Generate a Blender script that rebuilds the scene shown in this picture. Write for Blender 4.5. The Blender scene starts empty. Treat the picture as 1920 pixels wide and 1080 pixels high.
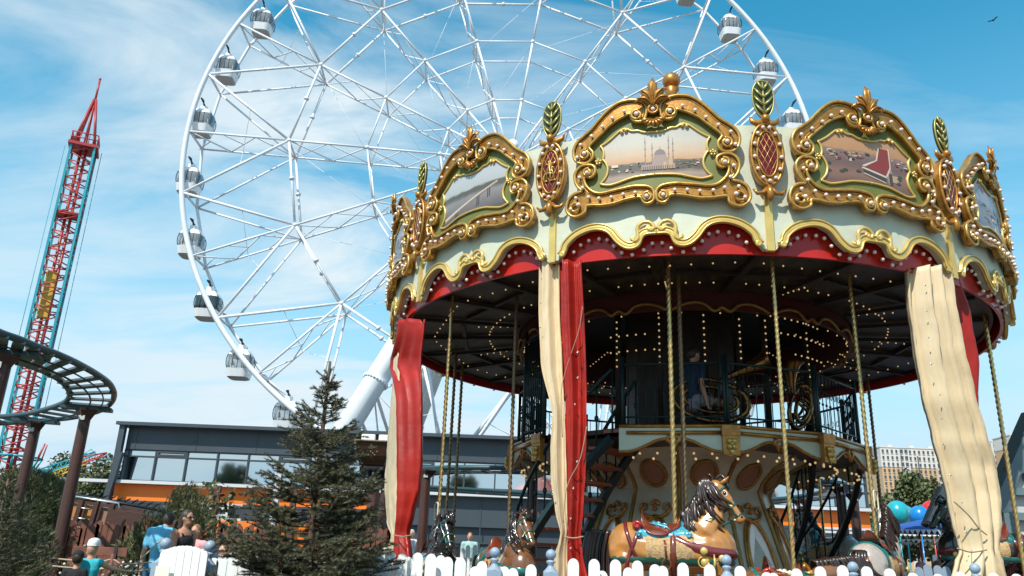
import bpy, bmesh, math, random
from math import sin, cos, pi, radians as rad, atan2, sqrt, hypot
from mathutils import Vector as V, Matrix, noise, Quaternion
random.seed(7)
C = bpy.context.scene.collection
SC = bpy.context.scene
# ------------------------------------------------------------------ camera
CAMH, FPX, PITCH, ROLL = 1.2, 1517.0, 18.72, 2.2
_p, _r = rad(PITCH), rad(ROLL)
_F = V((0, cos(_p), sin(_p))); _U0 = V((0, -sin(_p), cos(_p))); _X0 = V((1, 0, 0))
_X = _X0*cos(_r) + _U0*sin(_r); _U = _U0*cos(_r) - _X0*sin(_r)
cam = bpy.data.objects.new('camera', bpy.data.cameras.new('camera')); C.objects.link(cam)
cam.data.sensor_width = 36; cam.data.lens = 36*FPX/1920
cam.data.clip_start = .05; cam.data.clip_end = 3000
cam.matrix_world = Matrix.Translation((0, 0, CAMH)) @ Matrix((_X, _U, -_F)).transposed().to_4x4()
SC.camera = cam
# ------------------------------------------------------------------ light
SUN_AZ, SUN_EL = 207.0, 50.0        # clockwise from +Y, degrees
w = bpy.data.worlds.new('World'); SC.world = w; w.use_nodes = True
nt = w.node_tree; N = nt.nodes; L = nt.links
for n in list(N): N.remove(n)
out = N.new('ShaderNodeOutputWorld'); bg = N.new('ShaderNodeBackground'); bg.inputs[1].default_value = .125
sky = N.new('ShaderNodeTexSky'); sky.sky_type = 'NISHITA'; sky.sun_disc = False
sky.sun_elevation = rad(SUN_EL); sky.sun_rotation = rad(SUN_AZ)
sky.air_density = 1.0; sky.dust_density = .25; sky.ozone_density = 1.6; sky.altitude = 200
tc = N.new('ShaderNodeTexCoord')
def math_(op, a, b=None, clamp=False, tree=nt):
    n = tree.nodes.new('ShaderNodeMath'); n.operation = op; n.use_clamp = clamp
    for i, v in enumerate((a, b)):
        if v is None: continue
        if isinstance(v, (int, float)): n.inputs[i].default_value = v
        else: tree.links.new(v, n.inputs[i])
    return n.outputs[0]
sep = N.new('ShaderNodeSeparateXYZ'); L.new(tc.outputs['Generated'], sep.inputs[0])
# clouds: project the direction on a high layer, stretch into wisps
zz = math_('ADD', math_('MAXIMUM', sep.outputs[2], 0.0), .16)
cx = math_('DIVIDE', sep.outputs[0], zz); cy = math_('DIVIDE', sep.outputs[1], zz)
cmb = N.new('ShaderNodeCombineXYZ'); L.new(cx, cmb.inputs[0]); L.new(cy, cmb.inputs[1])
mp = N.new('ShaderNodeMapping'); mp.inputs['Location'].default_value = (3.1, 1.7, 0)
mp.inputs['Rotation'].default_value = (0, 0, rad(52)); mp.inputs['Scale'].default_value = (.5, 1.2, 1)
L.new(cmb.outputs[0], mp.inputs[0])
n1 = N.new('ShaderNodeTexNoise'); n1.inputs['Scale'].default_value = 1.9; n1.inputs['Detail'].default_value = 9
n1.inputs['Roughness'].default_value = .58; n1.inputs['Distortion'].default_value = .8; L.new(mp.outputs[0], n1.inputs[0])
n2 = N.new('ShaderNodeTexNoise'); n2.inputs['Scale'].default_value = .55; n2.inputs['Detail'].default_value = 3
L.new(mp.outputs[0], n2.inputs[0])
cl = math_('MULTIPLY', math_('SUBTRACT', math_('ADD', math_('MULTIPLY', n1.outputs[0], .85), math_('MULTIPLY', n2.outputs[0], .6)), .615), 5.6, True)
# thicker veil toward the left half of the sky (behind the wheel)
sx = math_('SUBTRACT', 1.0, math_('MULTIPLY', math_('ABSOLUTE', math_('ADD', sep.outputs[0], .2)), 2.0), True)
cl = math_('MULTIPLY', cl, math_('ADD', math_('MULTIPLY', sx, .85), .28), True)
hs = N.new('ShaderNodeMix'); hs.data_type = 'RGBA'; hs.blend_type = 'MULTIPLY'; hs.clamp_result = False; hs.inputs[0].default_value = 1
L.new(sky.outputs[0], hs.inputs[6]); hs.inputs[7].default_value = (.36, 1.62, 1.58, 1)
mx = N.new('ShaderNodeMix'); mx.data_type = 'RGBA'
hzf = math_('POWER', math_('DIVIDE', math_('SUBTRACT', .62, math_('ABSOLUTE', sep.outputs[2])), .5, True), 1.75)
hz_ = N.new('ShaderNodeMix'); hz_.data_type = 'RGBA'; L.new(math_('MULTIPLY', hzf, 1.0), hz_.inputs[0]); L.new(hs.outputs[2], hz_.inputs[6]); hz_.inputs[7].default_value = (4.4, 5.9, 6.9, 1)
L.new(cl, mx.inputs[0]); L.new(hz_.outputs[2], mx.inputs[6]); mx.inputs[7].default_value = (5.6, 6.5, 7.0, 1)
L.new(mx.outputs[2], bg.inputs[0]); L.new(bg.outputs[0], out.inputs[0])
sun = bpy.data.objects.new('sun', bpy.data.lights.new('sun', 'SUN')); C.objects.link(sun)
sun.data.energy = 4.9; sun.data.angle = rad(.6); sun.data.color = (1, .95, .87)
_sd = V((sin(rad(SUN_AZ))*cos(rad(SUN_EL)), cos(rad(SUN_AZ))*cos(rad(SUN_EL)), sin(rad(SUN_EL))))
sun.rotation_euler = (-_sd).to_track_quat('-Z', 'Y').to_euler(); sun.location = (-10, -20, 30)
vs = SC.view_settings; vs.view_transform = 'Standard'; vs.look = 'None'; vs.gamma = 1; vs.exposure = 0.15
# ------------------------------------------------------------------ helpers
def ray(px, py): return _F + _X*((px-960)/FPX) - _U*((py-540)/FPX)
def at(px, py, Y):                       # point at depth Y on the line of sight of a photo pixel
    d = ray(px, py); return V((0, 0, CAMH)) + d*(Y/d.y)
CC = V((3.115, 14.384, 0)); PHI0 = -14.7
def cylpt(px, py, R, far=False):          # same, on a cylinder round the carousel's axis -> (theta, z), radians
    d = ray(px, py); a = d.x**2+d.y**2; b = -2*(d.x*CC.x+d.y*CC.y); c = CC.x**2+CC.y**2-R*R
    D = max(b*b-4*a*c, 0); t = (-b+(1 if far else -1)*sqrt(D))/2/a
    return atan2(d.x*t-CC.x, -(d.y*t-CC.y)), CAMH+d.z*t
def mat(name, col, rough=.6, metal=0, var=0, scale=6, bump=0, spec=None, emit=None, estr=1, trans=0, coat=0, alpha=None, col2=None, bscale=None, stretch=None):
    m = bpy.data.materials.new(name); m.use_nodes = True; t = m.node_tree; p = t.nodes['Principled BSDF']
    c = (*col, 1); p.inputs['Base Color'].default_value = c
    p.inputs['Roughness'].default_value = rough; p.inputs['Metallic'].default_value = metal
    if spec is not None: p.inputs['Specular IOR Level'].default_value = spec
    if coat: p.inputs['Coat Weight'].default_value = coat; p.inputs['Coat Roughness'].default_value = .12
    if trans: p.inputs['Transmission Weight'].default_value = trans
    if alpha is not None: p.inputs['Alpha'].default_value = alpha
    if emit: p.inputs['Emission Color'].default_value = (*emit, 1); p.inputs['Emission Strength'].default_value = estr
    if var or bump or col2:
        g = t.nodes.new('ShaderNodeNewGeometry') if False else t.nodes.new('ShaderNodeTexCoord')
        src = g.outputs['Object']
        if stretch:
            mpn = t.nodes.new('ShaderNodeMapping'); mpn.inputs['Scale'].default_value = stretch
            t.links.new(src, mpn.inputs[0]); src = mpn.outputs[0]
        n = t.nodes.new('ShaderNodeTexNoise'); n.inputs['Scale'].default_value = scale; n.inputs['Detail'].default_value = 6
        n.inputs['Roughness'].default_value = .6
        t.links.new(src, n.inputs[0])
        if var or col2:
            r = t.nodes.new('ShaderNodeValToRGB'); r.color_ramp.elements[0].position = .3; r.color_ramp.elements[1].position = .7
            lo = col2 or tuple(x*(1-var) for x in col); hi = col if col2 else tuple(min(1, x*(1+var*.6)) for x in col)
            r.color_ramp.elements[0].color = (*lo, 1); r.color_ramp.elements[1].color = (*hi, 1)
            t.links.new(n.outputs[0], r.inputs[0]); t.links.new(r.outputs[0], p.inputs['Base Color'])
        if bump:
            nb = n
            if bscale:
                nb = t.nodes.new('ShaderNodeTexNoise'); nb.inputs['Scale'].default_value = bscale; nb.inputs['Detail'].default_value = 5
                t.links.new(src, nb.inputs[0])
            b = t.nodes.new('ShaderNodeBump'); b.inputs['Strength'].default_value = bump; b.inputs['Distance'].default_value = .02
            t.links.new(nb.outputs[0], b.inputs['Height']); t.links.new(b.outputs[0], p.inputs['Normal'])
    return m
def cr(pts, n=6, closed=False):           # Catmull-Rom through tuples
    P = [V(p) for p in pts]; m = len(P); o = []
    for i in range(m if closed else m-1):
        if closed: a, b, c, d = P[(i-1) % m], P[i], P[(i+1) % m], P[(i+2) % m]
        else: a, b, c, d = P[max(i-1, 0)], P[i], P[i+1], P[min(i+2, m-1)]
        for k in range(n):
            t = k/n
            o.append(.5*((2*b)+(c-a)*t+(2*a-5*b+4*c-d)*t*t+(3*b-a-3*c+d)*t**3))
    if not closed: o.append(P[-1])
    return o
class MB:
    def __init__(s): s.v = []; s.f = []; s.m = []; s.sm = []; s.mi = 0; s.smooth = False; s.T = None
    def add(s, vs, fs, smooth=None):
        o = len(s.v)
        s.v += [tuple(s.T @ V(p)) if s.T else tuple(p) for p in vs]
        for f in fs:
            s.f.append([i+o for i in f]); s.m.append(s.mi); s.sm.append(s.smooth if smooth is None else smooth)
        return s
    def box(s, c, d, rz=0, bev=0, R=None):
        x, y, z = [q/2 for q in d]; R = R or Matrix.Rotation(rz, 3, 'Z'); c = V(c)
        if bev:
            b = bm = bmesh.new(); bmesh.ops.create_cube(b, size=1)
            bmesh.ops.scale(b, vec=d, verts=b.verts); bmesh.ops.bevel(b, geom=b.edges[:], offset=bev, segments=2, affect='EDGES', profile=.7)
            b.verts.ensure_lookup_table(); vs = [c+R@v.co for v in b.verts]; fs = [[v.index for v in f.verts] for f in b.faces]; b.free()
            return s.add(vs, fs)
        vs = [c+R@V((i*x, j*y, k*z)) for k in (-1, 1) for j in (-1, 1) for i in (-1, 1)]
        return s.add(vs, [(0, 2, 3, 1), (4, 5, 7, 6), (0, 1, 5, 4), (2, 6, 7, 3), (0, 4, 6, 2), (1, 3, 7, 5)])
    def bar(s, a, b, wd, h, up=(0, 0, 1)):
        a, b = V(a), V(b); d = b-a; y = d.normalized(); up = V(up)
        if abs(y.dot(up)) > .99: up = V((0, 1, 0))
        x = y.cross(up).normalized(); z = x.cross(y)
        return s.box((a+b)/2, (wd, d.length, h), R=Matrix((x, y, z)).transposed())
    def tube(s, pts, r, n=8, closed=False, caps=True, smooth=True, flat=1, up=None, prof=None):
        P = [V(p) for p in pts]; m = len(P); rs = r if isinstance(r, (list, tuple)) else [r]*m
        vs = []; last = None
        for i in range(m):
            if closed: t = P[(i+1) % m]-P[i-1]
            else: t = P[min(i+1, m-1)]-P[max(i-1, 0)]
            t = t.normalized() if t.length > 1e-9 else V((0, 0, 1))
            if up is not None:
                u0 = up(P[i]) if callable(up) else V(up)
                x = u0-t*u0.dot(t)
                x = x.normalized() if x.length > 1e-6 else V((1, 0, 0))
            elif last is None:
                x = t.orthogonal().normalized()
            else:
                x = last-t*last.dot(t); x = x.normalized() if x.length > 1e-6 else t.orthogonal().normalized()
            last = x; y = t.cross(x)
            for k in range(n):
                a = 2*pi*k/n; rr = rs[i]*(prof(a) if prof else 1)
                vs.append(P[i]+x*(cos(a)*rr*flat)+y*(sin(a)*rr))
        fs = []
        for i in range(m if closed else m-1):
            j = (i+1) % m
            for k in range(n):
                k2 = (k+1) % n; fs.append((i*n+k, i*n+k2, j*n+k2, j*n+k))
        s.add(vs, fs, smooth)
        if caps and not closed:
            o = len(s.v)-len(vs)
            for f in ([o+k for k in range(n)][::-1], [o+(m-1)*n+k for k in range(n)]):
                s.f.append(f); s.m.append(s.mi); s.sm.append(False)
        return s
    def rod(s, a, b, r, n=6, r2=None): return s.tube([a, b], [r, r if r2 is None else r2], n)
    def lathe(s, prof, c=(0, 0, 0), n=16, smooth=True, axis=None, caps=False):
        c = V(c); vs = []; fs = []; Q = axis or Matrix.Identity(3)
        for (r, z) in prof:
            for k in range(n):
                a = 2*pi*k/n; vs.append(c+Q@V((r*cos(a), r*sin(a), z)))
        for i in range(len(prof)-1):
            for k in range(n):
                k2 = (k+1) % n; fs.append((i*n+k, i*n+k2, (i+1)*n+k2, (i+1)*n+k))
        if caps: fs += [tuple(range(n))[::-1], tuple((len(prof)-1)*n+k for k in range(n))]
        return s.add(vs, fs, smooth)
    def ball(s, c, r, n=10, m=7, sc=(1, 1, 1), R=None):
        c = V(c); vs = []; R = R or Matrix.Identity(3)
        for i in range(m+1):
            t = pi*i/m
            for k in range(n):
                a = 2*pi*k/n; vs.append(c+R@V((r*sc[0]*sin(t)*cos(a), r*sc[1]*sin(t)*sin(a), -r*sc[2]*cos(t))))
        fs = [(i*n+k, i*n+(k+1) % n, (i+1)*n+(k+1) % n, (i+1)*n+k) for i in range(m) for k in range(n)]
        return s.add(vs, fs, True)
    def prism(s, poly, h, fn=None, smooth=False):      # poly in (x,z), extruded along y by h, centred
        k = len(poly); fn = fn or (lambda p: p)
        vs = [fn(V((x, -h/2, z))) for x, z in poly]+[fn(V((x, h/2, z))) for x, z in poly]
        return s.add(vs, [list(range(k)), list(range(2*k-1, k-1, -1))]+[(i, k+i, k+(i+1) % k, (i+1) % k) for i in range(k)], smooth)
    def plate(s, poly, d0, d1, fn, step=.18, sides=True, fnb=None):  # flat outline (u,z) cut in strips, mapped by fn(u,z,d)
        b = bmesh.new(); vv = [b.verts.new((p[0], 0, p[1])) for p in poly]
        b.faces.new(vv); us = [p[0] for p in poly]; u = math.floor(min(us)/step)*step+step
        while u < max(us):
            bmesh.ops.bisect_plane(b, geom=b.verts[:]+b.edges[:]+b.faces[:], plane_co=(u, 0, 0), plane_no=(1, 0, 0), dist=1e-6); u += step
        bmesh.ops.triangulate(b, faces=b.faces[:])
        b.normal_update()
        for f in b.faces:
            if f.normal.y > 0: f.normal_flip()
        b.verts.ensure_lookup_table(); n = len(b.verts); b.verts.index_update()
        vs = [fn(v.co.x, v.co.z, d1) for v in b.verts]; fs = [[v.index for v in f.verts] for f in b.faces]
        if sides:
            vs += [fn(v.co.x, v.co.z, d0) for v in b.verts]
            fs += [[v.index+n for v in reversed(f.verts)] for f in b.faces]
            for f in b.faces:
                for l in f.loops:
                    if len(l.edge.link_faces) == 1:
                        i, j = l.vert.index, l.link_loop_next.vert.index; fs.append((j, i, i+n, j+n))
        b.free(); return s.add(vs, fs, False)
    def build(s, name, mats, parent=None, loc=None):
        me = bpy.data.meshes.new(name); off = OFF.get(parent.name, V((0, 0, 0))) if parent else V((0, 0, 0))
        if loc is not None: off = V(loc)
        vs = [V(p)-off for p in s.v] if off.length else s.v
        me.from_pydata(vs, [], s.f); 
        for m in (mats if isinstance(mats, (list, tuple)) else [mats]): me.materials.append(m)
        me.polygons.foreach_set('material_index', s.m); me.polygons.foreach_set('use_smooth', s.sm); me.update()
        o = bpy.data.objects.new(name, me); C.objects.link(o)
        if parent: o.parent = parent; OFF[o.name] = off
        elif loc is not None: o.location = loc; OFF[o.name] = V(loc)
        return o
OFF = {}
def tag(o, label=None, cat=None, group=None, kind=None):
    if label: o['label'] = label
    if cat: o['category'] = cat
    if group: o['group'] = group
    if kind: o['kind'] = kind
    return o
def thing(name, label, cat, loc=(0, 0, 0), rz=0, group=None, world=False):   # world=True: children are authored in world coordinates
    o = bpy.data.objects.new(name, None); o.empty_display_size = .3; C.objects.link(o)
    o.location = loc; o.rotation_euler = (0, 0, rz)
    if world: OFF[o.name] = V(loc)
    return tag(o, label, cat, group)
def kids(o): return [c for c in C.objects if c.parent == o]
def dup(o, loc=None, rz=None, parent=None, label=None):
    c = o.copy(); C.objects.link(c)
    if parent: c.parent = parent
    if loc is not None: c.location = loc
    if rz is not None: c.rotation_euler = (0, 0, rz)
    if label: c['label'] = label
    for k in [x for x in o.children]: dup(k, parent=c)
    return c
def organic(name, prims, voxel, mats, parent=None, smooth=6, matfn=None, deform=None, loc=None):
    """one continuous skin from tapered capsules ('c',p,r,q,s) and ellipsoids ('e',c,(rx,ry,rz),R)"""
    mb = MB()
    for p in prims:
        if p[0] == 'c':
            a, ra, b, rb = V(p[1]), p[2], V(p[3]), p[4]; fl = p[5] if len(p) > 5 else 1
            d = b-a; n = 5; t = d.normalized() if d.length > 1e-6 else V((0, 0, 1))
            pts = [a-t*ra*.95, a-t*ra*.7]+[a+d*(i/n) for i in range(n+1)]+[b+t*rb*.7, b+t*rb*.95]
            rs = [ra*.25, ra*.7]+[ra+(rb-ra)*i/n for i in range(n+1)]+[rb*.7, rb*.25]
            mb.tube(pts, rs, 12, flat=fl)
        else: mb.ball(p[1], 1, 16, 10, p[2], p[3] if len(p) > 3 else None)
    tmp = mb.build('tmp', [], None)
    md = tmp.modifiers.new('r', 'REMESH'); md.mode = 'VOXEL'; md.voxel_size = voxel; md.use_smooth_shade = True
    if smooth: sm = tmp.modifiers.new('s', 'SMOOTH'); sm.iterations = smooth; sm.factor = .5
    dg = bpy.context.evaluated_depsgraph_get(); ev = tmp.evaluated_get(dg)
    me = bpy.data.meshes.new_from_object(ev); me.name = name
    C.objects.unlink(tmp); bpy.data.objects.remove(tmp)
    if deform:
        for v in me.vertices: v.co = deform(v.co.copy())
    me.materials.clear()
    for m in (mats if isinstance(mats, (list, tuple)) else [mats]): me.materials.append(m)
    if matfn:
        for f in me.polygons: f.material_index = matfn(f.center)
    me.polygons.foreach_set('use_smooth', [True]*len(me.polygons))
    off = OFF.get(parent.name, V((0, 0, 0))) if parent else V((0, 0, 0))
    if off.length:
        for v in me.vertices: v.co -= off
    o = bpy.data.objects.new(name, me); C.objects.link(o)
    if parent: o.parent = parent; OFF[o.name] = off
    return o
# ------------------------------------------------------------------ materials
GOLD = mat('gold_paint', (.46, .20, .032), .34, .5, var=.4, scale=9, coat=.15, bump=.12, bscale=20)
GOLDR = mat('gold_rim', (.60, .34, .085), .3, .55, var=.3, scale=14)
GOLDD = mat('dark_gold', (.32, .17, .04), .38, .5, var=.3, scale=10)
GOLDL = mat('pale_gold_trim', (.74, .50, .14), .32, .4, var=.15, scale=5, coat=.3)
CREAM = mat('pale_green_board', (.60, .61, .475), .5, 0, var=.12, scale=2.6, col2=(.50, .53, .41), bump=.15, bscale=9)
OLIVE = mat('olive_board', (.15, .165, .035), .55, 0, var=.15, scale=4)
RED = mat('red_gloss', (.50, .016, .008), .3, 0, var=.15, scale=3, coat=.25, bump=.15, bscale=5, spec=.3)
MAROON = mat('maroon', (.13, .006, .007), .3, 0, coat=.1, var=.15, spec=.25)
BULB = mat('pearl_bulb', (.86, .66, .54), .12, 0, coat=1, spec=.8)
GLINT = mat('glint_bulb', (.9, .6, .3), .3, emit=(1, .66, .3), estr=.45)  # weak emission stands in for the glints on unlit bulbs
BRASSCAP = mat('bulb_socket', (.25, .13, .05), .4, .6)
LEAFG = mat('leaf_green', (.025, .045, .01), .45, .1, var=.3, scale=14)
LEAFL = mat('leaf_rib_gold', (.40, .34, .11), .35, .4)
WHITE = mat('white_steel', (.86, .87, .88), .35, 0, var=.05, scale=.6)
WHITEP = mat('white_paint', (.84, .84, .82), .5, 0, var=.05, scale=5)
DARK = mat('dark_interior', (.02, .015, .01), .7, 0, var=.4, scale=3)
BLACK = mat('black_metal', (.015, .015, .017), .4)
TEALD = mat('dark_teal_steel', (.01, .035, .037), .45, .2)
# ------------------------------------------------------------------ ferris wheel
WC = V((-.62, 68.68, 37.22)); WR = 30.0; WAZ = -.0615; WW = 3.44
wn = V((sin(WAZ), cos(WAZ), 0)); wa = V((cos(WAZ), -sin(WAZ), 0)); wu = V((0, 0, 1))
PH = rad(154.5)
def wp(t, r, k=0.0): return WC + wa*(r*cos(t)) + wu*(r*sin(t)) + wn*k
wheel = thing('ferris_wheel', 'huge white ferris wheel of tubular trusses towering behind the carousel', 'ferris wheel', (WC.x, WC.y, 0), world=True)
STEEL = mat('wheel_steel', (.74, .76, .79), .4, 0, var=.06, scale=.5)
STEELG = mat('wheel_steel_grey', (.50, .53, .57), .4, .2)
mb = MB(); mb.tube([wp(2*pi*i/160, WR+.1) for i in range(160)], .24, 10, closed=True, up=lambda p: wn); mb.build('front_rim', STEEL, wheel)
mb = MB(); mb.tube([wp(PH+2*pi*i/30, WR-.25, WW) for i in range(30)], .15, 8, closed=True, up=lambda p: wn)
for i in range(30):
    t = PH+2*pi*i/30; mb.rod(wp(t, WR-.1), wp(t, WR-.25, WW), .11, 6)
mb.build('rear_rim', STEEL, wheel)
RO, RI, RS = .692*WR, .450*WR, .222*WR
for k in range(15):
    t = PH+2*pi*k/15; mb = MB()
    def jt(p, r): mb.ball(p, r, 8, 6)
    rr = [WR, RO, RI, RS, .8]
    for a, b in zip(rr, rr[1:]):
        seg = 3 if a == WR else 2 if a == RO else 2
        mb.rod(wp(t, a), wp(t, b), .105, 7); mb.rod(wp(t, a, WW), wp(t, b, WW), .095, 7)
        for j in range(seg):                                 # crossed lacing between the two chords
            r0 = a+(b-a)*j/seg; r1 = a+(b-a)*(j+1)/seg
            k0, k1 = (0, WW) if j % 2 == 0 else (WW, 0)
            mb.rod(wp(t, r0, k0), wp(t, r1, k1), .07, 5)
            mb.rod(wp(t, r0, WW-k0), wp(t, (r0+r1)/2 if seg > 2 else r1, WW-k1 if seg < 3 else WW/2), .055, 5)
        mb.rod(wp(t, b), wp(t, b, WW), .1, 6); jt(wp(t, b), .22); jt(wp(t, b, WW), .2)
    dt = 2*pi/30
    for s in (-1, 1):
        for kk in (0, WW):
            mb.rod(wp(t, RO, kk), wp(t+s*dt, WR-(.0 if kk == 0 else .25), kk), .125 if kk == 0 else .1, 7)
        sa = wp(t, RO, 0).lerp(wp(t+s*dt, WR, 0), .47); mb.rod(sa, wp(t, RO+(WR-RO)*.55, WW), .03, 4)
        for q in (.5,):                                        # small clamps on the struts
            mb.ball(wp(t, RO, 0).lerp(wp(t+s*dt, WR, 0), q), .16, 6, 5)
    mb.build('spoke', STEEL, wheel)
for r, nm in ((RO, 'outer_ring'), (RI, 'inner_ring'), (RS, 'hub_ring')):
    for kk in (0, WW):
        mb = MB()
        for k in range(15):
            a, b = wp(PH+2*pi*k/15, r, kk), wp(PH+2*pi*(k+1)/15, r, kk)
            mb.rod(a, b, .12 if r == RO else .085, 7)
            if r == RO: mb.lathe([(.16, -.12), (.24, -.1), (.24, .1), (.16, .12)], a.lerp(b, .46), 8, axis=(b-a).to_track_quat('Z', 'Y').to_matrix())
        mb.build(nm, STEEL, wheel)
mb = MB()
for k in range(15):
    t = PH+2*pi*k/15
    mb.rod(wp(t, RO, WW/2), wp(t+2*pi/15, RI, WW/2), .022, 4); mb.rod(wp(t, RI, .2), wp(t+2*pi/15*1.4, RS, WW), .022, 4)
mb.build('tie_cable', STEEL, wheel)
mb = MB(); Q = wn.to_track_quat('Z', 'Y').to_matrix()
mb.lathe([(.05, -3.2), (.5, -3.2), (.5, -1.4), (.6, -1.3), (.6, -.2), (.5, -.1), (.5, WW+.1), (.6, WW+.2), (.6, WW+1.3), (.5, WW+1.5), (.5, WW+3.2), (.05, WW+3.2)], WC, 20, axis=Q)
mb.build('hub', STEEL, wheel)
hf, hr = WC-wn*2.4-wu*1.3, WC+wn*(WW+2.4)-wu*1.3
legs = [(hf, at(484, 1070, 58)), (hr, at(640, 930, 84)), (hf, at(1500, 1070, 58)), (hr, at(1330, 950, 84)), (WC+wn*(WW+3), at(690, 880, 92))]
for a, b in legs:
    b = V((b.x, b.y, 0)); mb = MB(); d = b-a
    mb.tube([a, a+d*.15, b], [.6, .86, .95], 20)
    for q in (.25, .43, .61, .76, .9):
        c = a+d*q; Q = d.to_track_quat('Z', 'Y').to_matrix()
        mb.lathe([(.8, -.09), (1.06, -.09), (1.06, .09), (.8, .09)], c, 24, axis=Q, smooth=False)
        for i in range(24):
            mb.ball(c+Q@V((1.0*cos(i*pi/12), 1.0*sin(i*pi/12), .12)), .07, 5, 4)
    mb.build('leg', WHITE, wheel)
# ladder and catwalk struts between the legs
mb = MB()
a0, b0 = legs[0][0].lerp(V((legs[0][1].x, legs[0][1].y, 0)), .5), legs[1][0].lerp(V((legs[1][1].x, legs[1][1].y, 0)), .55)
for q in (.62, .68, .74, .8):
    p = legs[0][0].lerp(V((legs[0][1].x, legs[0][1].y, 0)), q); r_ = legs[1][0].lerp(V((legs[1][1].x, legs[1][1].y, 0)), q+.05)
    mb.rod(p, r_, .16, 6)
for q0, q1 in ((.62, .68), (.68, .74), (.74, .8)):
    p = legs[0][0].lerp(V((legs[0][1].x, legs[0][1].y, 0)), q0); r_ = legs[1][0].lerp(V((legs[1][1].x, legs[1][1].y, 0)), q1+.05); mb.rod(p, r_, .09, 5)
mb.build('strut', STEEL, wheel)
mb = MB(); e = at(900, 815, 72); f = at(962, 735, 70); mb.rod(V((e.x-4, e.y, e.z-5)), f+(f-e)*2, .22, 8); e = at(825, 850, 66); mb.rod(V((e.x, e.y, e.z)), at(797, 640, 66), .12, 6)
mb.build('brace', STEEL, wheel)
# gondolas
GLASS = mat('gondola_glass', (.30, .34, .37), .05, 0, spec=.9, alpha=.38)
GLASSD = mat('gondola_glass_dark', (.03, .05, .06), .05, spec=.9, alpha=.92)
GLASSB = mat('gondola_glass_blue', (.03, .22, .36), .06, spec=.9, alpha=.75)
GREYT = mat('gondola_floor', (.42, .39, .36), .6)
def make_gondola():
    g = thing('gondola', 'gondola', 'gondola', (0, 0, 0), 0, 'gondolas round the ferris wheel')
    # x across (tangential), y along the axle, z up; a barrel cut flat front and back
    def ring(z, hx, hy, n=28, p=4.5):
        return [V((math.copysign(abs(cos(2*pi*i/n))**(2/p), cos(2*pi*i/n))*hx, math.copysign(abs(sin(2*pi*i/n))**(2/p), sin(2*pi*i/n))*hy, z)) for i in range(n)]
    def loft(mb, prof, n=28):
        vs = []; fs = []
        for z, hx, hy in prof: vs += ring(z, hx, hy, n)
        for i in range(len(prof)-1):
            for k in range(n): fs.append((i*n+k, i*n+(k+1) % n, (i+1)*n+(k+1) % n, (i+1)*n+k))
        fs.append(tuple(range(n))[::-1]); fs.append(tuple((len(prof)-1)*n+k for k in range(n))); mb.add(vs, fs, False)
    b = MB(); loft(b, [(-1.12, 1.06, .95), (-.52, 1.24, 1.18)]); bt = b.build('tub', WHITE, g)
    b = MB(); loft(b, [(-1.2, .82, .72), (-1.13, 1.04, .93)]); b.build('underside', GREYT, bt)
    b = MB(); loft(b, [(.52, 1.2, 1.15), (.66, 1.17, 1.12), (.92, .95, .95), (1.08, .5, .55)]); b.box((0, 0, 1.26), (.7, .8, .36), bev=.06); b.build('roof', WHITE, g)
    b = MB(); n = 20
    b.tube([V((x, -1.16, z)) for x, z in ((-.5, -.5), (-.5, .6))], .035, 5); b.tube([V((.5, -1.16, -.5)), V((.5, -1.16, .6))], .035, 5); b.tube([V((.02, -1.2, -.5)), V((.02, -1.2, .6))], .03, 5)
    b.tube([V((0, 1.2, -.5)), V((0, 1.2, .6))], .05, 5); b.build('window_frame', BLACK, g)
    for s in (-1, 1):
        b = MB()
        for y in (-.78, .78):
            b.tube([V((s*(.55+.72*cos(a)), y*1.05, .06+.86*sin(a))) for a in [pi*(i/n)-pi/2 for i in range(n+1)]], .045, 5, up=(0, 1, 0))
        b.build('hoop', BLACK, g)
    b = MB(); loft(b, [(-.53, 1.2, 1.14), (-.2, 1.23, 1.16), (.1, 1.24, 1.17), (.4, 1.22, 1.16), (.53, 1.17, 1.12)]); b.sm = [True]*len(b.sm); b.build('glass', GLASS, g)
    for s in (-1, 1):
        b = MB(); b.tube([V((s*1.30, y, .05+.0*y)) for y in (-.62, .62)], .02, 5)
        pr = [V((s*(1.285-.25*abs(sin(q))**3), .02+.74*sin(q), .05+.56*cos(q))) for q in [2*pi*i/24 for i in range(24)]]
        b.add(pr, [tuple(range(24))]); b.build('side_window', GLASSB, g)
    b = MB()
    for s in (-1, 1): b.box((s*.62, 0, -.35), (.4, 1.5, .12), bev=.03); b.box((s*.84, 0, -.05), (.08, 1.5, .5), bev=.03)
    b.build('bench', WHITEP, g)
    b = MB(); b.tube([V((-.05, -.2, 1.35)), V((0, -.7, 1.75)), V((0, -1.45, 1.62))], .09, 6); b.rod((0, -1.45, 1.62), (0, 1.6, 1.5), .07, 6); b.build('hanger', BLACK, g)
    g.scale = (.82, .92, 1.14); return g
names = {}
gl = []
for i in range(30):
    t = PH+2*pi*(i+.5)/30; p = wp(t, WR-.3, 1.5)
    d = p-V((0, 0, CAMH)); z = d.dot(_F); px, py = 960+FPX*d.dot(_X)/z, 540-FPX*d.dot(_U)/z
    if -40 < py < 800 and not (560 < px < 1250 and py > 0) and not (px > 1540): gl.append((i, p, px, py))
g0 = make_gondola(); first = True
LEFT = sorted([q for q in gl if q[2] < 960], key=lambda q: q[3]); RIGHT = sorted([q for q in gl if q[2] >= 960], key=lambda q: q[3])
ordn = ['topmost', 'second from the top', 'third from the top', 'fourth from the top', 'fifth from the top', 'sixth from the top', 'seventh from the top', 'lowest visible', 'ninth']
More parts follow.
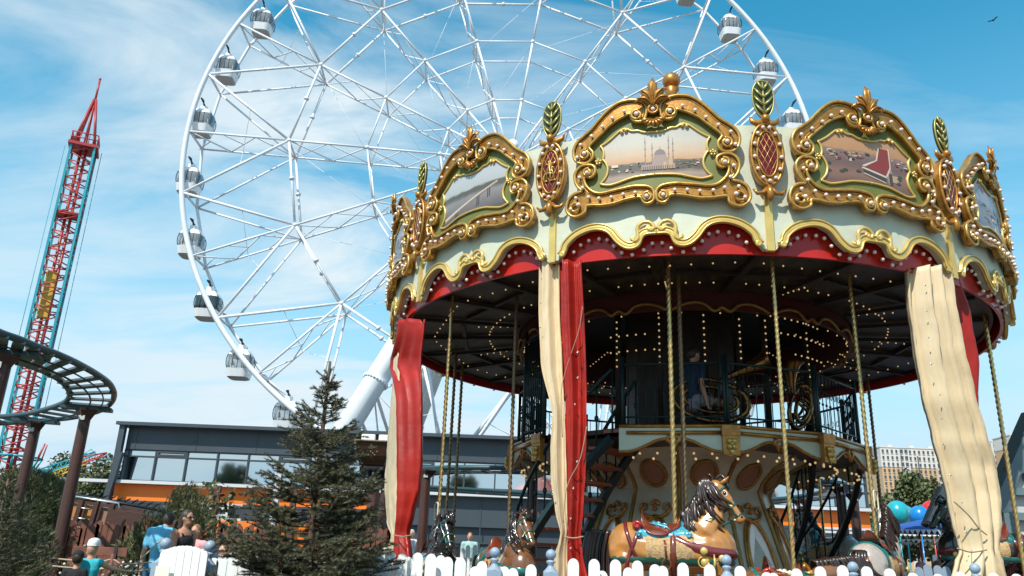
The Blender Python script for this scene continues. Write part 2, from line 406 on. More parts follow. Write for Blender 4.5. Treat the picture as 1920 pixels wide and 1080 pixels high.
for side, lst in (('left', LEFT), ('right', RIGHT)):
    for j, (i, p, px, py) in enumerate(lst):
        o = g0 if first else dup(g0)
        first = False
        o.location = p+V((0, 0, -1.3)); o.rotation_euler = (0, 0, -WAZ)
        w1 = ordn[j] if j < len(lst)-1 else 'lowest visible'
        o['label'] = f'white glass gondola, {w1} on the {side} side of the ferris wheel'
        if side == 'left' and abs(py-565) < 40:
            o['label'] = 'white gondola with dark tinted panes, on the lower left of the ferris wheel'
            for c in o.children:
                if c.name.startswith('glass'): c.data = c.data.copy(); c.data.materials[0] = GLASSD
print('GOND', [(round(a[2]), round(a[3])) for a in gl])
# ------------------------------------------------------------------ carousel
def pol(th, r, z): return V((r*sin(th), -r*cos(th), z))
R0 = 5.36
def cm(u, z, d): return pol(u/R0, R0+d, z)
def cmR(R): return lambda u, z, d: pol(u/R, R+d, z)
car = thing('carousel', 'double deck carousel with gilded rounding boards, red valance and bulbs', 'carousel', CC); car.scale = (.985, .985, 1)
FA = [(-0.078, 6.885), (-0.107, 6.96), (-0.198, 7.016), (-0.322, 7.034), (-0.448, 7.018), (-0.559, 6.957), (-0.655, 6.875), (-0.752, 6.769), (-0.833, 6.677), (-0.931, 6.599), (-1.013, 6.536), (-1.07, 6.441), (-1.077, 6.337), (-1.043, 6.235), (-0.96, 6.176), (-0.863, 6.176), (-0.799, 6.243), (-0.791, 6.328), (-0.832, 6.387), (-0.84, 6.424), (-0.768, 6.498), (-0.672, 6.586), (-0.576, 6.676), (-0.466, 6.746), (-0.348, 6.798), (-0.302, 6.809), (-0.287, 6.737), (-0.234, 6.686), (-0.142, 6.683), (-0.088, 6.755)]
FB = [(-0.759, 6.074), (-0.783, 6.129), (-0.847, 6.16), (-0.944, 6.165), (-1.017, 6.118), (-1.057, 6.039), (-1.048, 5.935), (-1.006, 5.843), (-0.957, 5.792), (-1.038, 5.78), (-1.12, 5.727), (-1.16, 5.649), (-1.167, 5.55), (-1.116, 5.467), (-1.034, 5.429), (-0.954, 5.442), (-0.891, 5.49), (-0.884, 5.555), (-0.828, 5.564), (-0.688, 5.544), (-0.535, 5.549), (-0.368, 5.587), (-0.219, 5.605), (-0.175, 5.584), (-0.147, 5.525), (-0.089, 5.503), (-0.023, 5.538), (-0.004, 5.609), (-0.012, 5.691), (-0.062, 5.745), (-0.143, 5.769), (-0.276, 5.778), (-0.397, 5.763), (-0.534, 5.747), (-0.657, 5.73), (-0.75, 5.743), (-0.829, 5.797), (-0.885, 5.873), (-0.91, 5.954), (-0.886, 5.975), (-0.83, 5.957), (-0.774, 6.0)]
BA = [(-0.374, 6.849), (-0.531, 6.773), (-0.661, 6.667), (-0.81, 6.55), (-0.959, 6.45), (-1.006, 6.271), (-0.906, 6.309), (-0.213, 6.782)]
BB = [(-0.868, 6.023), (-0.971, 5.974), (-0.926, 5.818), (-1.017, 5.687), (-1.085, 5.543), (-0.981, 5.585), (-0.846, 5.672), (-0.708, 5.635), (-0.547, 5.631), (-0.396, 5.654), (-0.244, 5.662), (-0.103, 5.599)]
BACK = [(0, 7.0), (-0.112, 6.99), (-0.329, 7.01), (-0.551, 6.93), (-0.745, 6.76), (-0.941, 6.56), (-1.04, 6.44), (-1.0, 6.132), (-0.98, 5.85), (-0.838, 5.66), (-0.557, 5.62), (-0.224, 5.67), (0, 5.68)]
PIC = [(0, 6.538), (-0.12, 6.544), (-0.211, 6.581), (-0.287, 6.584), (-0.364, 6.634), (-0.442, 6.61), (-0.506, 6.558), (-0.585, 6.492), (-0.672, 6.436), (-0.709, 6.425), (-0.672, 6.358), (-0.664, 6.279), (-0.68, 6.226), (-0.641, 6.172), (-0.61, 6.082), (-0.626, 5.982), (-0.673, 5.912), (-0.715, 5.873), (-0.587, 5.841), (-0.433, 5.872), (-0.281, 5.912), (-0.101, 5.927), (0, 5.93)]
TRIM = [(-1.27, 4.975), (-1.224, 5.03), (-1.188, 5.124), (-1.066, 5.23), (-0.897, 5.292), (-0.731, 5.295), (-0.592, 5.23), (-0.479, 5.084), (-0.367, 5.002), (-0.256, 5.016), (-0.199, 5.131), (-0.121, 5.175), (0, 5.177)]
SM = [(-0.311, 5.085), (-0.27, 5.05), (-0.232, 5.09), (-0.235, 5.17), (-0.231, 5.242), (-0.16, 5.3), (-0.08, 5.29), (-0.03, 5.23), (-0.06, 5.18), (-0.1, 5.21)]
VB = [(-1.094, 5.036), (-0.997, 5.121), (-0.885, 5.168), (-0.747, 5.175), (-0.638, 5.15), (-0.551, 5.056), (-0.45, 4.955), (-0.316, 4.915), (-0.172, 4.97), (-0.061, 5.05)]
def mir(p): return [(-a, b) for a, b in p]
def full(half): return half+[(-a, b) for a, b in reversed(half) if abs(a) > 1e-4]
def inset(poly, d):
    n = len(poly); A = sum(poly[i][0]*poly[(i+1) % n][1]-poly[(i+1) % n][0]*poly[i][1] for i in range(n)); s = 1 if A > 0 else -1
    o = []
    for i in range(n):
        a, b, c = V(poly[i-1]), V(poly[i]), V(poly[(i+1) % n]); e = ((b-a).normalized()+(c-b).normalized())
        e = e.normalized() if e.length > 1e-6 else (c-b).normalized()
        q = b+V((-e.y, e.x))*d*s; o.append((q.x, q.y))
    return o
def curve2(pts, n=4, closed=False): return [(p.x, p.y) for p in cr([V((a, b)) for a, b in pts], n, closed)]
def rim(mb, poly, d, r, fn=cm, closed=True, n=4, seg=6, taper=False):
    P = curve2(poly, n, closed); m = len(P)
    pts = [fn(a, b, d) for a, b in P]
    rr = [r*(1 if not taper else .45+.55*sin(pi*(i+.5)/m)) for i in range(m)]
    mb.tube(pts, rr, seg, closed=closed, up=lambda p: V((p.x, p.y, 0)).normalized())
def boss(mb, u, z, d, r, fn=cm):
    c = fn(u, z, d); nrm = V((c.x, c.y, 0)).normalized(); Q = nrm.to_track_quat('Z', 'Y').to_matrix()
    mb.lathe([(r*1.25, 0), (r*1.25, r*.5), (r*.95, r*.8), (r*.6, r*.75), (.001, r*.7)], c, 12, axis=Q)
def bulbgeo(mb, u, z, d, r, fn=cm, down=0):
    c0 = fn(u, z, d); nrm = V((c0.x, c0.y, -down)).normalized(); Q = nrm.to_track_quat('Z', 'Y').to_matrix()
    mb.mi = 1; mb.lathe([(r*.62, -.005), (r*.62, r*.7), (r*.5, r*.9)], c0, 8, axis=Q)
    mb.mi = 0; mb.ball(c0+nrm*r*1.45, r, 10, 7)
# --- pictures painted on the boards
def pmat(name, cols, scale=9, warp=.1):
    """paint: bands of colour by height with brushy noise"""
    m = bpy.data.materials.new(name); m.use_nodes = True; t = m.node_tree; p = t.nodes['Principled BSDF']; p.inputs['Roughness'].default_value = .35
    p.inputs['Coat Weight'].default_value = .3
    tcn = t.nodes.new('ShaderNodeTexCoord'); sp = t.nodes.new('ShaderNodeSeparateXYZ'); t.links.new(tcn.outputs['Object'], sp.inputs[0])
    mpn = t.nodes.new('ShaderNodeMapping'); mpn.inputs['Scale'].default_value = (1, 1, 2.6); t.links.new(tcn.outputs['Object'], mpn.inputs[0])
    n = t.nodes.new('ShaderNodeTexNoise'); n.inputs['Scale'].default_value = scale; n.inputs['Detail'].default_value = 7; t.links.new(mpn.outputs[0], n.inputs[0])
    z = math_('ADD', math_('DIVIDE', math_('SUBTRACT', sp.outputs[2], 5.84, tree=t), .8, tree=t), math_('MULTIPLY', math_('SUBTRACT', n.outputs[0], .5, tree=t), warp, tree=t), True, tree=t)
    r = t.nodes.new('ShaderNodeValToRGB'); t.links.new(z, r.inputs[0]); e = r.color_ramp.elements
    while len(e) < len(cols): e.new(.5)
    for i, (q, c) in enumerate(cols): e[i].position = q; e[i].color = (*c, 1)
    t.links.new(r.outputs[0], p.inputs['Base Color']); return m
P_SUN = pmat('picture_evening', [(.0, (0.246, 0.164, 0.123)), (.12, (0.344, 0.246, 0.180)), (.2, (0.107, 0.074, 0.049)), (.3, (0.082, 0.066, 0.041)), (.345, (0.131, 0.107, 0.074)), (.36, (0.508, 0.279, 0.131)), (.5, (0.541, 0.377, 0.246)), (.7, (0.492, 0.451, 0.377)), (.95, (0.451, 0.426, 0.377))], 7, .09)
P_RED = pmat('picture_town', [(.0, (0.115, 0.057, 0.041)), (.25, (0.246, 0.123, 0.082)), (.42, (0.156, 0.082, 0.066)), (.62, (0.213, 0.139, 0.115)), (.66, (0.451, 0.221, 0.090)), (.85, (0.476, 0.246, 0.115)), (1., (0.426, 0.271, 0.164))], 12, .16)
P_BRI = pmat('picture_river', [(.0, (0.066, 0.049, 0.045)), (.2, (0.164, 0.131, 0.123)), (.42, (0.246, 0.221, 0.205)), (.5, (0.098, 0.082, 0.057)), (.56, (0.115, 0.098, 0.066)), (.6, (0.410, 0.410, 0.394)), (.8, (0.451, 0.459, 0.459)), (1., (0.426, 0.410, 0.385))], 5, .1)
P_GRY = pmat('picture_square', [(.0, (0.098, 0.098, 0.123)), (.3, (0.205, 0.197, 0.230)), (.5, (0.148, 0.148, 0.180)), (.6, (0.312, 0.295, 0.328)), (1., (0.344, 0.328, 0.361))], 12, .3)
def flatc(n, c): return mat(n, c, .4, coat=.2)
K_ST, K_DOME, K_WALL, K_ROOF, K_DK, K_LT, K_GR, K_TAN = flatc('paint_minaret', (.2, .15, .12)), flatc('paint_dome', (.17, .13, .14)), flatc('paint_wall', (.3, .2, .16)), flatc('paint_roof', (.24, .03, .02)), flatc('paint_dark', (.06, .045, .035)), flatc('paint_light', (.6, .48, .38)), flatc('paint_tree', (.05, .055, .03)), flatc('paint_tan', (.45, .28, .16))
KM = [K_ST, K_DOME, K_WALL, K_ROOF, K_DK, K_LT, K_GR, K_TAN]
def picdetail(kind, parent):
    mb = MB(); D = .027
    def q(m, pts, d=0): mb.mi = m; mb.plate(pts, D-.012, D+d, cm, sides=True)
    def rect(m, x0, z0, x1, z1, d=0): q(m, [(x0, z0), (x1, z0), (x1, z1), (x0, z1)], d)
    rnd = random.Random(kind)
    if kind == 1:
        for x, h in ((-.12, 6.5), (-.03, 6.41), (.18, 6.5), (.235, 6.45)):
            q(0, [(x-.006, 6.02), (x+.006, 6.02), (x+.005, h-.06), (x, h), (x-.005, h-.06)], .002)
            for zz in (h-.1, h-.2, h-.29): rect(0, x-.01, zz, x+.01, zz+.006, .0035)
        q(1, [(.07+.075*cos(a), 6.2+.085*sin(a)) for a in [pi*i/14 for i in range(15)]], .003)
        rect(1, .066, 6.28, .073, 6.32, .003)
        q(2, [(-.02, 6.02), (.2, 6.02), (.19, 6.12), (.155, 6.17), (.14, 6.205), (0, 6.205), (-.015, 6.17), (-.03, 6.12)], .004)
        rect(2, -.17, 6.0, .26, 6.075, .006); rect(7, .11, 6.0, .15, 6.1, .008); rect(7, .18, 6.0, .23, 6.12, .008)
        for i in range(14): x = -.15+i*.028; rect(4, x, 6.005, x+.011, 6.05, .009)
        for i in range(60):
            x = rnd.uniform(-.6, .58); zz = rnd.uniform(5.99, 6.11)
            if -.2 < x < .26: continue
            rect(rnd.choice((4, 6, 6, 5, 2)), x, zz, x+rnd.uniform(.01, .045), zz+rnd.uniform(.006, .022), .001+i*.00012)
        rect(5, -.56, 6.08, -.47, 6.115, .009)
    elif kind == 2:
        q(3, [(-.08, 6.16), (.11, 6.26), (.19, 6.46), (.34, 6.46), (.335, 6.2), (.26, 6.08)], .002)
        q(5, [(-.1, 6.165), (-.08, 6.18), (.12, 6.275), (.19, 6.49), (.2, 6.48), (.14, 6.27), (-.06, 6.155)], .0045)
        q(5, [(.335, 6.48), (.35, 6.48), (.35, 6.2), (.28, 6.06), (.26, 6.075), (.335, 6.21)], .0045)
        q(5, [(-.1, 6.15), (.26, 6.07), (.27, 6.04), (-.1, 6.125)], .006)
        q(4, [(-.09, 6.125), (.26, 6.04), (.255, 5.97), (-.07, 6.06)], .005); q(5, [(-.08, 6.065), (.25, 5.975), (.24, 5.965), (-.08, 6.05)], .007)
        rect(7, .36, 6.0, .46, 6.1, .003); rect(4, .31, 5.96, .36, 6.12, .004); q(2, [(.27, 6.04), (.35, 6.2), (.37, 6.15), (.36, 5.97), (.3, 5.95)], .002)
        for i in range(70):
            x = rnd.uniform(-.6, .6); zz = rnd.uniform(6.2, 6.33)
            if -.02 < x < .36: continue
            rect(rnd.choice((5, 2, 3, 4, 7)), x, zz, x+rnd.uniform(.015, .06), zz+rnd.uniform(.01, .03), .001+i*.0001)
        for i in range(22):
            x = rnd.uniform(-.6, .5); zz = rnd.uniform(5.93, 6.15)
            if -.12 < x < .45: continue
            q(6, [(x+.04*cos(a), zz+.022*sin(a)) for a in [k*.9 for k in range(7)]], .001+i*.0002)
    elif kind == 0:
        q(5, [(-.6, 5.93), (.5, 6.27), (.5, 6.285), (-.6, 5.965)], .004); q(2, [(-.6, 5.9), (.5, 6.25), (.5, 6.27), (-.6, 5.93)], .002)
        for x in (-.34, .12, .33):
            zz = 5.93+(x+.6)*.31-.02
            rect(4, x-.02, zz-.16+.1*max(x, 0), x-.005, zz, .003); rect(4, x+.015, zz-.15+.1*max(x, 0), x+.03, zz+.01, .003)
    else:
        for i in range(26):
            x = rnd.uniform(-.5, .5); zz = rnd.uniform(5.95, 6.3); rect(rnd.choice((4, 5, 2, 0)), x, zz, x+rnd.uniform(.03, .15), zz+rnd.uniform(.01, .09), .001+i*.0002)
    return mb.build('picture_detail', KM, parent)
# --- one rounding board
BACKF = full(BACK); PICF = full(PIC)
BP = [(u, z, .032 if (abs(u) in (.906, .213)) else .026) for u, z in BA]+[(u, z, .03 if abs(u) in (.868, .981, .103) else .026) for u, z in BB]
BPTS = BP+[(-u, z, r) for u, z, r in BP]+[(0, 6.83, .03)]
def mk_board():
    b = MB(); b.plate(curve2(BACKF, 3, True), -.03, .02, cm); o = b.build('rounding_board', OLIVE, car)
    b = MB()
    for f in (FA, FB, mir(FA), mir(FB)):
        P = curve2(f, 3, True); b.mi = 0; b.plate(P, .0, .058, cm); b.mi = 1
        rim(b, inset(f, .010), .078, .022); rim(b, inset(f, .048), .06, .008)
    b.mi = 1
    for s in (-1, 1):
        for (u, z, r) in ((-.906, 6.309, .062), (-.213, 6.782, .065), (-.868, 6.04, .05), (-1.03, 5.56, .06), (-.095, 5.605, .055)):
            sp_ = [(s*u+s*r*(1.15-.055*i)*cos(.8*i+1.2), z+r*(1.15-.055*i)*sin(.8*i+1.2)) for i in range(9)]
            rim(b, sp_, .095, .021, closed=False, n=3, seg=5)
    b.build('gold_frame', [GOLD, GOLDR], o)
    b = MB(); b.plate(curve2(PICF, 3, True), .018, .026, cm); b.build('picture', P_SUN, o)
    b = MB()
    half = [PIC[i] for i in range(len(PIC))]
    top, s1, s2, bot = half[0:5], half[4:10], half[9:18], half[17:23]
    for s in (1, -1):
        for seg_ in (top, s1, half[9:13], half[12:18], bot):
            rim(b, [(s*a, z) for a, z in seg_], .034, .017, closed=False, taper=False, seg=6)
        for (u, z) in ((.364, 6.60), (.42, 6.585)): b.ball(cm(s*u, z, .045), .026, 8, 6)
        for k in range(5):
            a = 2*pi*k/5+.3; b.ball(cm(s*(.735+.03*cos(a)), 6.19+.032*sin(a), .05), .019, 7, 5)
        b.ball(cm(s*.735, 6.19, .065), .014, 6, 5)
    b.build('picture_moulding', GOLDL, o)
    b = MB()                                                   # shell crest
    for k, (a, ln, wd) in enumerate(((0, .42, .07), (.5, .30, .062), (-.5, .30, .062), (1.0, .25, .05), (-1.0, .25, .05))):
        pts = []; n = 8
        for i in range(n+1):
            q = i/n; lean = a*(.55+.75*q*q); pts.append(cm(ln*q*sin(lean), 6.87+ln*q*cos(lean), .09+.06*sin(pi*q*.8)))
        b.tube(pts, [wd*(.35+.8*sin(pi*min(.5+.05, i/n*.95)))*(1 if i < n-1 else .45 if i == n-1 else .15)*.8 for i in range(n+1)], 8, up=lambda p: V((p.x, p.y, 0)).normalized(), flat=.5)
        b.tube([p+V((p.x, p.y, 0)).normalized()*.035 for p in pts[:-1]], [.012]*n, 5)
    for k in range(7):
        a = (k-3)*.36; b.tube([cm(.04*sin(a), 6.72-.03*cos(a), .1), cm(.17*sin(a), 6.74-.15*cos(a), .115)], [.012, .027], 6)
    rim(b, [(.062*cos(q), 6.83+.062*sin(q)) for q in [i*pi/5 for i in range(10)]], .12, .02, n=2); b.ball(cm(0, 6.83, .07), .06, 10, 7)
    b.build('shell_crest', GOLD, o)
    return o
def mk_medal():
    fn = cmR(R0)
    b = MB(); n = 36; zc = 6.16
    ov = lambda rx, rz: [(rx*cos(2*pi*i/n), zc+rz*sin(2*pi*i/n)) for i in range(n)]
    b.plate(ov(.21, .44), -.02, .07, fn); rim(b, [(.2*cos(2*pi*i/20), zc+.43*sin(2*pi*i/20)) for i in range(20)], .075, .022); rim(b, [(.128*cos(2*pi*i/20), zc+.315*sin(2*pi*i/20)) for i in range(20)], .085, .013)
    for s in (-1, 1):
        b.tube([fn(s*a, z, .06) for a, z in ((.0, 6.63), (.09, 6.60), (.16, 6.625), (.185, 6.69))], [.05, .048, .035, .012], 8)
        b.tube([fn(s*a, z, .06) for a, z in ((.02, 5.70), (.08, 5.63), (.15, 5.625), (.2, 5.68))], [.03, .032, .028, .012], 8)
    b.ball(fn(0, 6.655, .1), .058, 12, 8); b.tube([fn(0, 5.72, .07), fn(0, 5.64, .09), fn(0, 5.55, .08), fn(0, 5.5, .06)], [.03, .05, .035, .004], 8)
    o = b.build('medallion', GOLD, car)
    b = MB(); b.plate(ov(.128, .315), .05, .082, fn); b.build('red_oval', MAROON, o)
    b = MB()
    for s in (-1, 1):
        for k in range(-4, 5):
            seg_ = []
            for i in range(41):
                x = -.13+.26*i/40; z = k*.155+s*x*2.1
                if (x/.122)**2+(z/.305)**2 < 1: seg_.append(fn(x, zc+z, .082))
            if len(seg_) > 1: b.tube([seg_[0], seg_[-1]], .0032, 4)
    b.build('lattice', GOLDL, o)
    b = MB(); n2 = 24
    lf = [(.125*sin(pi*i/12)*(1 if i <= 12 else 1), 0) for i in range(n2)]
    out_ = [(.138*sin(2*pi*i/n2)*(1-.12*cos(2*pi*i/n2)), 6.955-.275*cos(2*pi*i/n2)) for i in range(n2)]
    b.plate(out_, .035, .075, fn, step=.06); lo = b.build('leaf', LEAFG, o)
    b = MB()
    b.tube([fn(0, 6.7, .085), fn(0, 7.2, .085)], [.02, .008], 6)
    for k in range(4):
        z = 6.74+.115*k
        for s in (-1, 1):
            wd = .118*sqrt(max(0, 1-((z+.1-6.965)/.285)**2))
            b.tube([fn(0, z, .085), fn(s*wd*.55, z+.06, .092), fn(s*wd, z+.135, .085)], [.02, .017, .008], 6)
    rim(b, [out_[i] for i in range(0, n2, 2)], .07, .011)
    b.build('leaf_rib', LEAFL, lo)
    return o
MBULB = [(.165*sin(2*pi*(i+.5)/13), 6.16-.375*cos(2*pi*(i+.5)/13)) for i in range(13)]
MBULB = [(.168*sin(a), 6.155-.378*cos(a)) for a in [2*pi*i/13 for i in range(13)]]
def mk_fascia():
    R = 5.26; fn = cmR(R); b = MB(); hw = R*rad(15)
    lower = [p for p in TRIM[1:]]
    poly = [(-hw, 6.64), (-hw, 4.93), (-1.3, 4.93)]+[(a, z) for a, z in lower]+[(-a, z) for a, z in reversed(lower[:-1])]+[(1.3, 4.93), (hw, 4.93), (hw, 6.64)]
    b.plate(poly, -.04, .04, fn); o = b.build('fascia', CREAM, car)
    b = MB(); r2 = cmR(5.30)
    for s in (1, -1):
        P = [(s*a, z) for a, z in TRIM]
        Q = curve2(P, 5); up = lambda p: V((p.x, p.y, 0)).normalized()
        b.tube([r2(a, z, .03) for a, z in Q], [.052]*len(Q), 10, up=up, flat=.5)
        for off, rr in ((.036, .014), (-.036, .014)):
            OO = []
            for i in range(len(Q)):
                p0, p1 = V(Q[max(i-1, 0)]), V(Q[min(i+1, len(Q)-1)]); t = (p1-p0).normalized(); OO.append((Q[i][0]-t.y*off, Q[i][1]+t.x*off))
            b.tube([r2(a, z, .055) for a, z in OO], rr, 5)
        rim(b, [(s*a, z) for a, z in SM], .05, .026, fn=r2, closed=False)
        for u, z, rr in ((-1.235, 4.985, .035), (-.3, 5.085, .028), (-.235, 5.2, .024), (-.1, 5.22, .03)): boss(b, s*u, z, .04, rr, fn=r2)
    b.build('wave_trim', GOLDL, o)
    return o
def mk_strip():
    b = MB(); fn = cmR(5.30); b.plate([(-.045, 4.9), (.045, 4.9), (.045, 5.66), (-.045, 5.66)], -.02, .045, fn); return b.build('corner_strip', GOLDL, car)
bo0, me0, fa0, st0 = mk_board(), mk_medal(), mk_fascia(), mk_strip()
PIX = {-1: 3, 0: 0, 1: 1, 2: 2, 3: 4, -2: 5}
# k: board index, centre angle -14.8+30*(k-1)
PM = {0: P_BRI, 1: P_SUN, 2: P_RED}
boards = {}
for j in range(12):
    k = j-3                                     # 1 = the board facing the camera
    ang = rad(-14.8+30*(k-1))
    o = bo0 if j == 0 else dup(bo0, parent=car); o.rotation_euler = (0, 0, ang); boards[k] = o
    pc = [c for c in o.children if c.name.split('.')[0] == 'picture'][0]
    pc.data = pc.data.copy(); pc.data.materials[0] = PM.get(k, P_GRY)
    m_ = me0 if j == 0 else dup(me0, parent=car); m_.rotation_euler = (0, 0, ang+rad(15))
    if k == 0: medA = m_
    f_ = fa0 if j == 0 else dup(fa0, parent=car); f_.rotation_euler = (0, 0, ang)
    s_ = st0 if j == 0 else dup(st0, parent=car); s_.rotation_euler = (0, 0, ang+rad(15))
for k, o in boards.items():
    if -1 <= k <= 3: picdetail(k, o)
boards[1]['label'] = 'gilded board with painted mosque and four thin minarets'
boards[2]['label'] = 'gilded board with painting of a red roofed hall'
boards[0]['label'] = 'gilded board with painting of a long bridge over water'
medA['label'] = 'medallion with gold interlaced letters on its red oval'
# monogram of two overlaid letters
mb = MB(); fn = cm
def stroke(pts, r=.0085): mb.tube([fn(a*1.2, 6.165+z*1.2, .1) for a, z in pts], r*1.25, 6)
stroke([(-.045, -.12), (.0, .12), (.06, -.11)], .01); stroke([(-.012, .12), (.016, -.125)], .01)
stroke([(-.05, .075), (-.04, .09), (-.02, .075), (.0, .09)], .007); stroke([(.0, .088), (.045, .085), (.06, .1), (.055, .07)], .007)
stroke([(-.065, -.115), (-.07, -.06), (-.055, -.03), (-.01, -.025), (.045, -.04)], .007); stroke([(.0, .0), (.03, -.0)], .007)
for x in (-.045, .016, .06): stroke([(x-.02, -.122), (x+.02, -.122)], .006)
mo = mb.build('monogram', GOLDL, medA)
# bulbs: the hundred that show largest one by one, the rest as one part
BM = [BULB, BRASSCAP]; nb = 0; rest = MB()
proto = {}
def bulb_obj(u, z, d, r, R, ang, fn, parent, down=0):
    mb = MB(); bulbgeo(mb, u, z, d, r, fn, down); o = mb.build('bulb', BM, parent); return o
for k in (1, 2, 0):
    for (u, z, r) in BPTS:
        if nb < 82 or (k == 1): bulb_obj(u, z, .075, r, R0, 0, cm, boards[k]); nb += 1
        else:
            rest.T = Matrix.Rotation(rad(-14.8+30*(k-1)), 4, 'Z'); bulbgeo(rest, u, z, .075, r)
mo_ = [o for o in car.children if o.name.split('.')[0] == 'medallion']
for j in range(12):
    k = j-3; ang = rad(-14.8+30*(k-1)); rest.T = Matrix.Rotation(ang, 4, 'Z')
    if k not in (0, 1, 2):
        for (u, z, r) in BPTS: bulbgeo(rest, u, z, .075, r)
    for u, z in VB:
        for s in (-1, 1): bulbgeo(rest, s*u, z, .0, .026, cmR(5.21), .35)
    rest.T = Matrix.Rotation(ang+rad(15), 4, 'Z')
    for u, z in MBULB:
        if k == 1 and nb < 100:
            mm = [o for o in mo_ if abs(o.rotation_euler.z-(ang+rad(15))) < .01][0]; bulb_obj(u, z, .07, .026, R0, 0, cm, mm); nb += 1
        else: bulbgeo(rest, u, z, .07, .026)
rest.T = None
tag(rest.build('bulb', BM, car), kind='stuff')
print('bulbs', nb)
# structure of the canopy
b = MB(); n = 144
def ringwall(mb, R, z0, z1, t, smooth=False, n=144):
    vs = [pol(2*pi*i/n, r, z) for r, z in ((R, z0), (R+t, z0), (R+t, z1), (R, z1)) for i in range(n)]
    fs = [(a*n+i, a*n+(i+1) % n, ((a+1) % 4)*n+(i+1) % n, ((a+1) % 4)*n+i) for a in range(4) for i in range(n)]
    mb.add(vs, fs, smooth)
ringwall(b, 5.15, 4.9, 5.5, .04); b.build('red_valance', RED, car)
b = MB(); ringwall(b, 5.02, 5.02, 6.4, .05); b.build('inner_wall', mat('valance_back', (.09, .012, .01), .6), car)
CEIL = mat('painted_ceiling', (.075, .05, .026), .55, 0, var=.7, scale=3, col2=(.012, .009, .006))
b = MB(); n = 72
b.add([pol(2*pi*i/n, r, z) for r, z in ((3.0, 5.16), (5.03, 5.06), (5.03, 5.1), (3.0, 5.2)) for i in range(n)], [(a*n+i, a*n+(i+1) % n, ((a+1) % 4)*n+(i+1) % n, ((a+1) % 4)*n+i) for a in range(4) for i in range(n)])
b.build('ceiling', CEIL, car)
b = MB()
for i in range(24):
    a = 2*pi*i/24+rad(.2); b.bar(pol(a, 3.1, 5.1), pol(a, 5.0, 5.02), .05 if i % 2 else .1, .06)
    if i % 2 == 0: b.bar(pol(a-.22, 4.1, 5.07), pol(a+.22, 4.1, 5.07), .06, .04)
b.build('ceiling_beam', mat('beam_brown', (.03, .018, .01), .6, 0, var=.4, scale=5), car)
b = MB(); b.add([pol(2*pi*i/n, r, z) for r, z in ((5.2, 6.3), (.5, 9.2)) for i in range(n)], [(i, (i+1) % n, n+(i+1) % n, n+i) for i in range(n)]); b.build('roof', mat('roof_canvas', (.5, .08, .06), .6), car)
b = MB(); b.lathe([(.5, 9.15), (.42, 9.4), (.17, 9.7), (.13, 9.95), (.10, 10.38), (.16, 10.5), (.07, 10.54)], n=24); b.build('finial_neck', GOLD, car)
b = MB(); b.ball((0, 0, 10.7), .185, 24, 14); b.build('finial_ball', GOLD, car)
# inner drum rim with scalloped trim and strings of bulbs
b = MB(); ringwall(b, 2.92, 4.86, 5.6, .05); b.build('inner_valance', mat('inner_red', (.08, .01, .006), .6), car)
b = MB(); fn = cmR(2.97)
for j in range(12):
    b.T = Matrix.Rotation(rad(.2+30*j), 4, 'Z')
    rim(b, [(-.74, 4.86), (-.6, 4.93), (-.42, 4.97), (-.25, 4.94), (-.12, 4.84), (0, 4.9), (.12, 4.84), (.25, 4.94), (.42, 4.97), (.6, 4.93), (.74, 4.86)], .03, .03, fn=fn, closed=False)
b.T = None; b.build('inner_trim', GOLDD, car)
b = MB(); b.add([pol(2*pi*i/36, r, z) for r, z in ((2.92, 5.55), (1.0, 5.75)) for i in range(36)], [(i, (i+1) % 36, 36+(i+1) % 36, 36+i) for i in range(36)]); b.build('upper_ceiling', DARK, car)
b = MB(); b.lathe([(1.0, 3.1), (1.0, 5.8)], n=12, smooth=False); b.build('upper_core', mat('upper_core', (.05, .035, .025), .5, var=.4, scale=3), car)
glintb = MB()
def lb(p, r=.0135): glintb.ball(p, r, 6, 4)
for j in range(12):
    a0 = rad(.2+30*j)
    for q in range(9): x = -.6+q*.15; lb(cmR(2.97)(x+a0*2.97, 4.9-.06*cos(abs(x)*10), -.08))
    for i in range(8):                                         # rows on the outer ceiling
        lb(pol(a0+rad(2+i*3.6), 4.55-.1*sin(i*pi/7), 5.03)); lb(pol(a0+rad(3.5+i*3.2), 3.55, 5.09))
    for i in range(6): lb(pol(a0+rad(15), 3.2+i*.13, 5.08-.015*i))
    for i in range(7): lb(pol(a0, 2.2+i*.1, 5.3+(6-i)*.03-.1))
for a_, R_ in ((-38, 2.3), (-20, 2.3), (-3, 2.4), (12, 2.3), (22, 2.4), (48, 2.4), (-65, 2.4)):
    for i in range(8): lb(pol(rad(a_), R_, 4.95-.105*i), .016)
for j, (a_, z_, ln) in enumerate(((20, 4.95, 9), (24, 4.7, 9), (30, 4.4, 6), (-36, 4.6, 5), (-36, 4.35, 6), (-72, 4.7, 7))):
    for i in range(ln): lb(pol(rad(a_+i*3.1), 2.65, z_-.0*i), .015)
tag(glintb.build('glint_bulb', GLINT, car), kind='stuff')  # unlit bulbs, their warm glints put in as emission
b = MB()
for a_, R_ in ((-38, 2.3), (-20, 2.3), (-3, 2.4), (12, 2.3), (22, 2.4), (48, 2.4), (-65, 2.4)): b.rod(pol(rad(a_), R_-.05, 3.1), pol(rad(a_), R_-.05, 5.5), .05, 8)
b.build('inner_column', DARK, car)
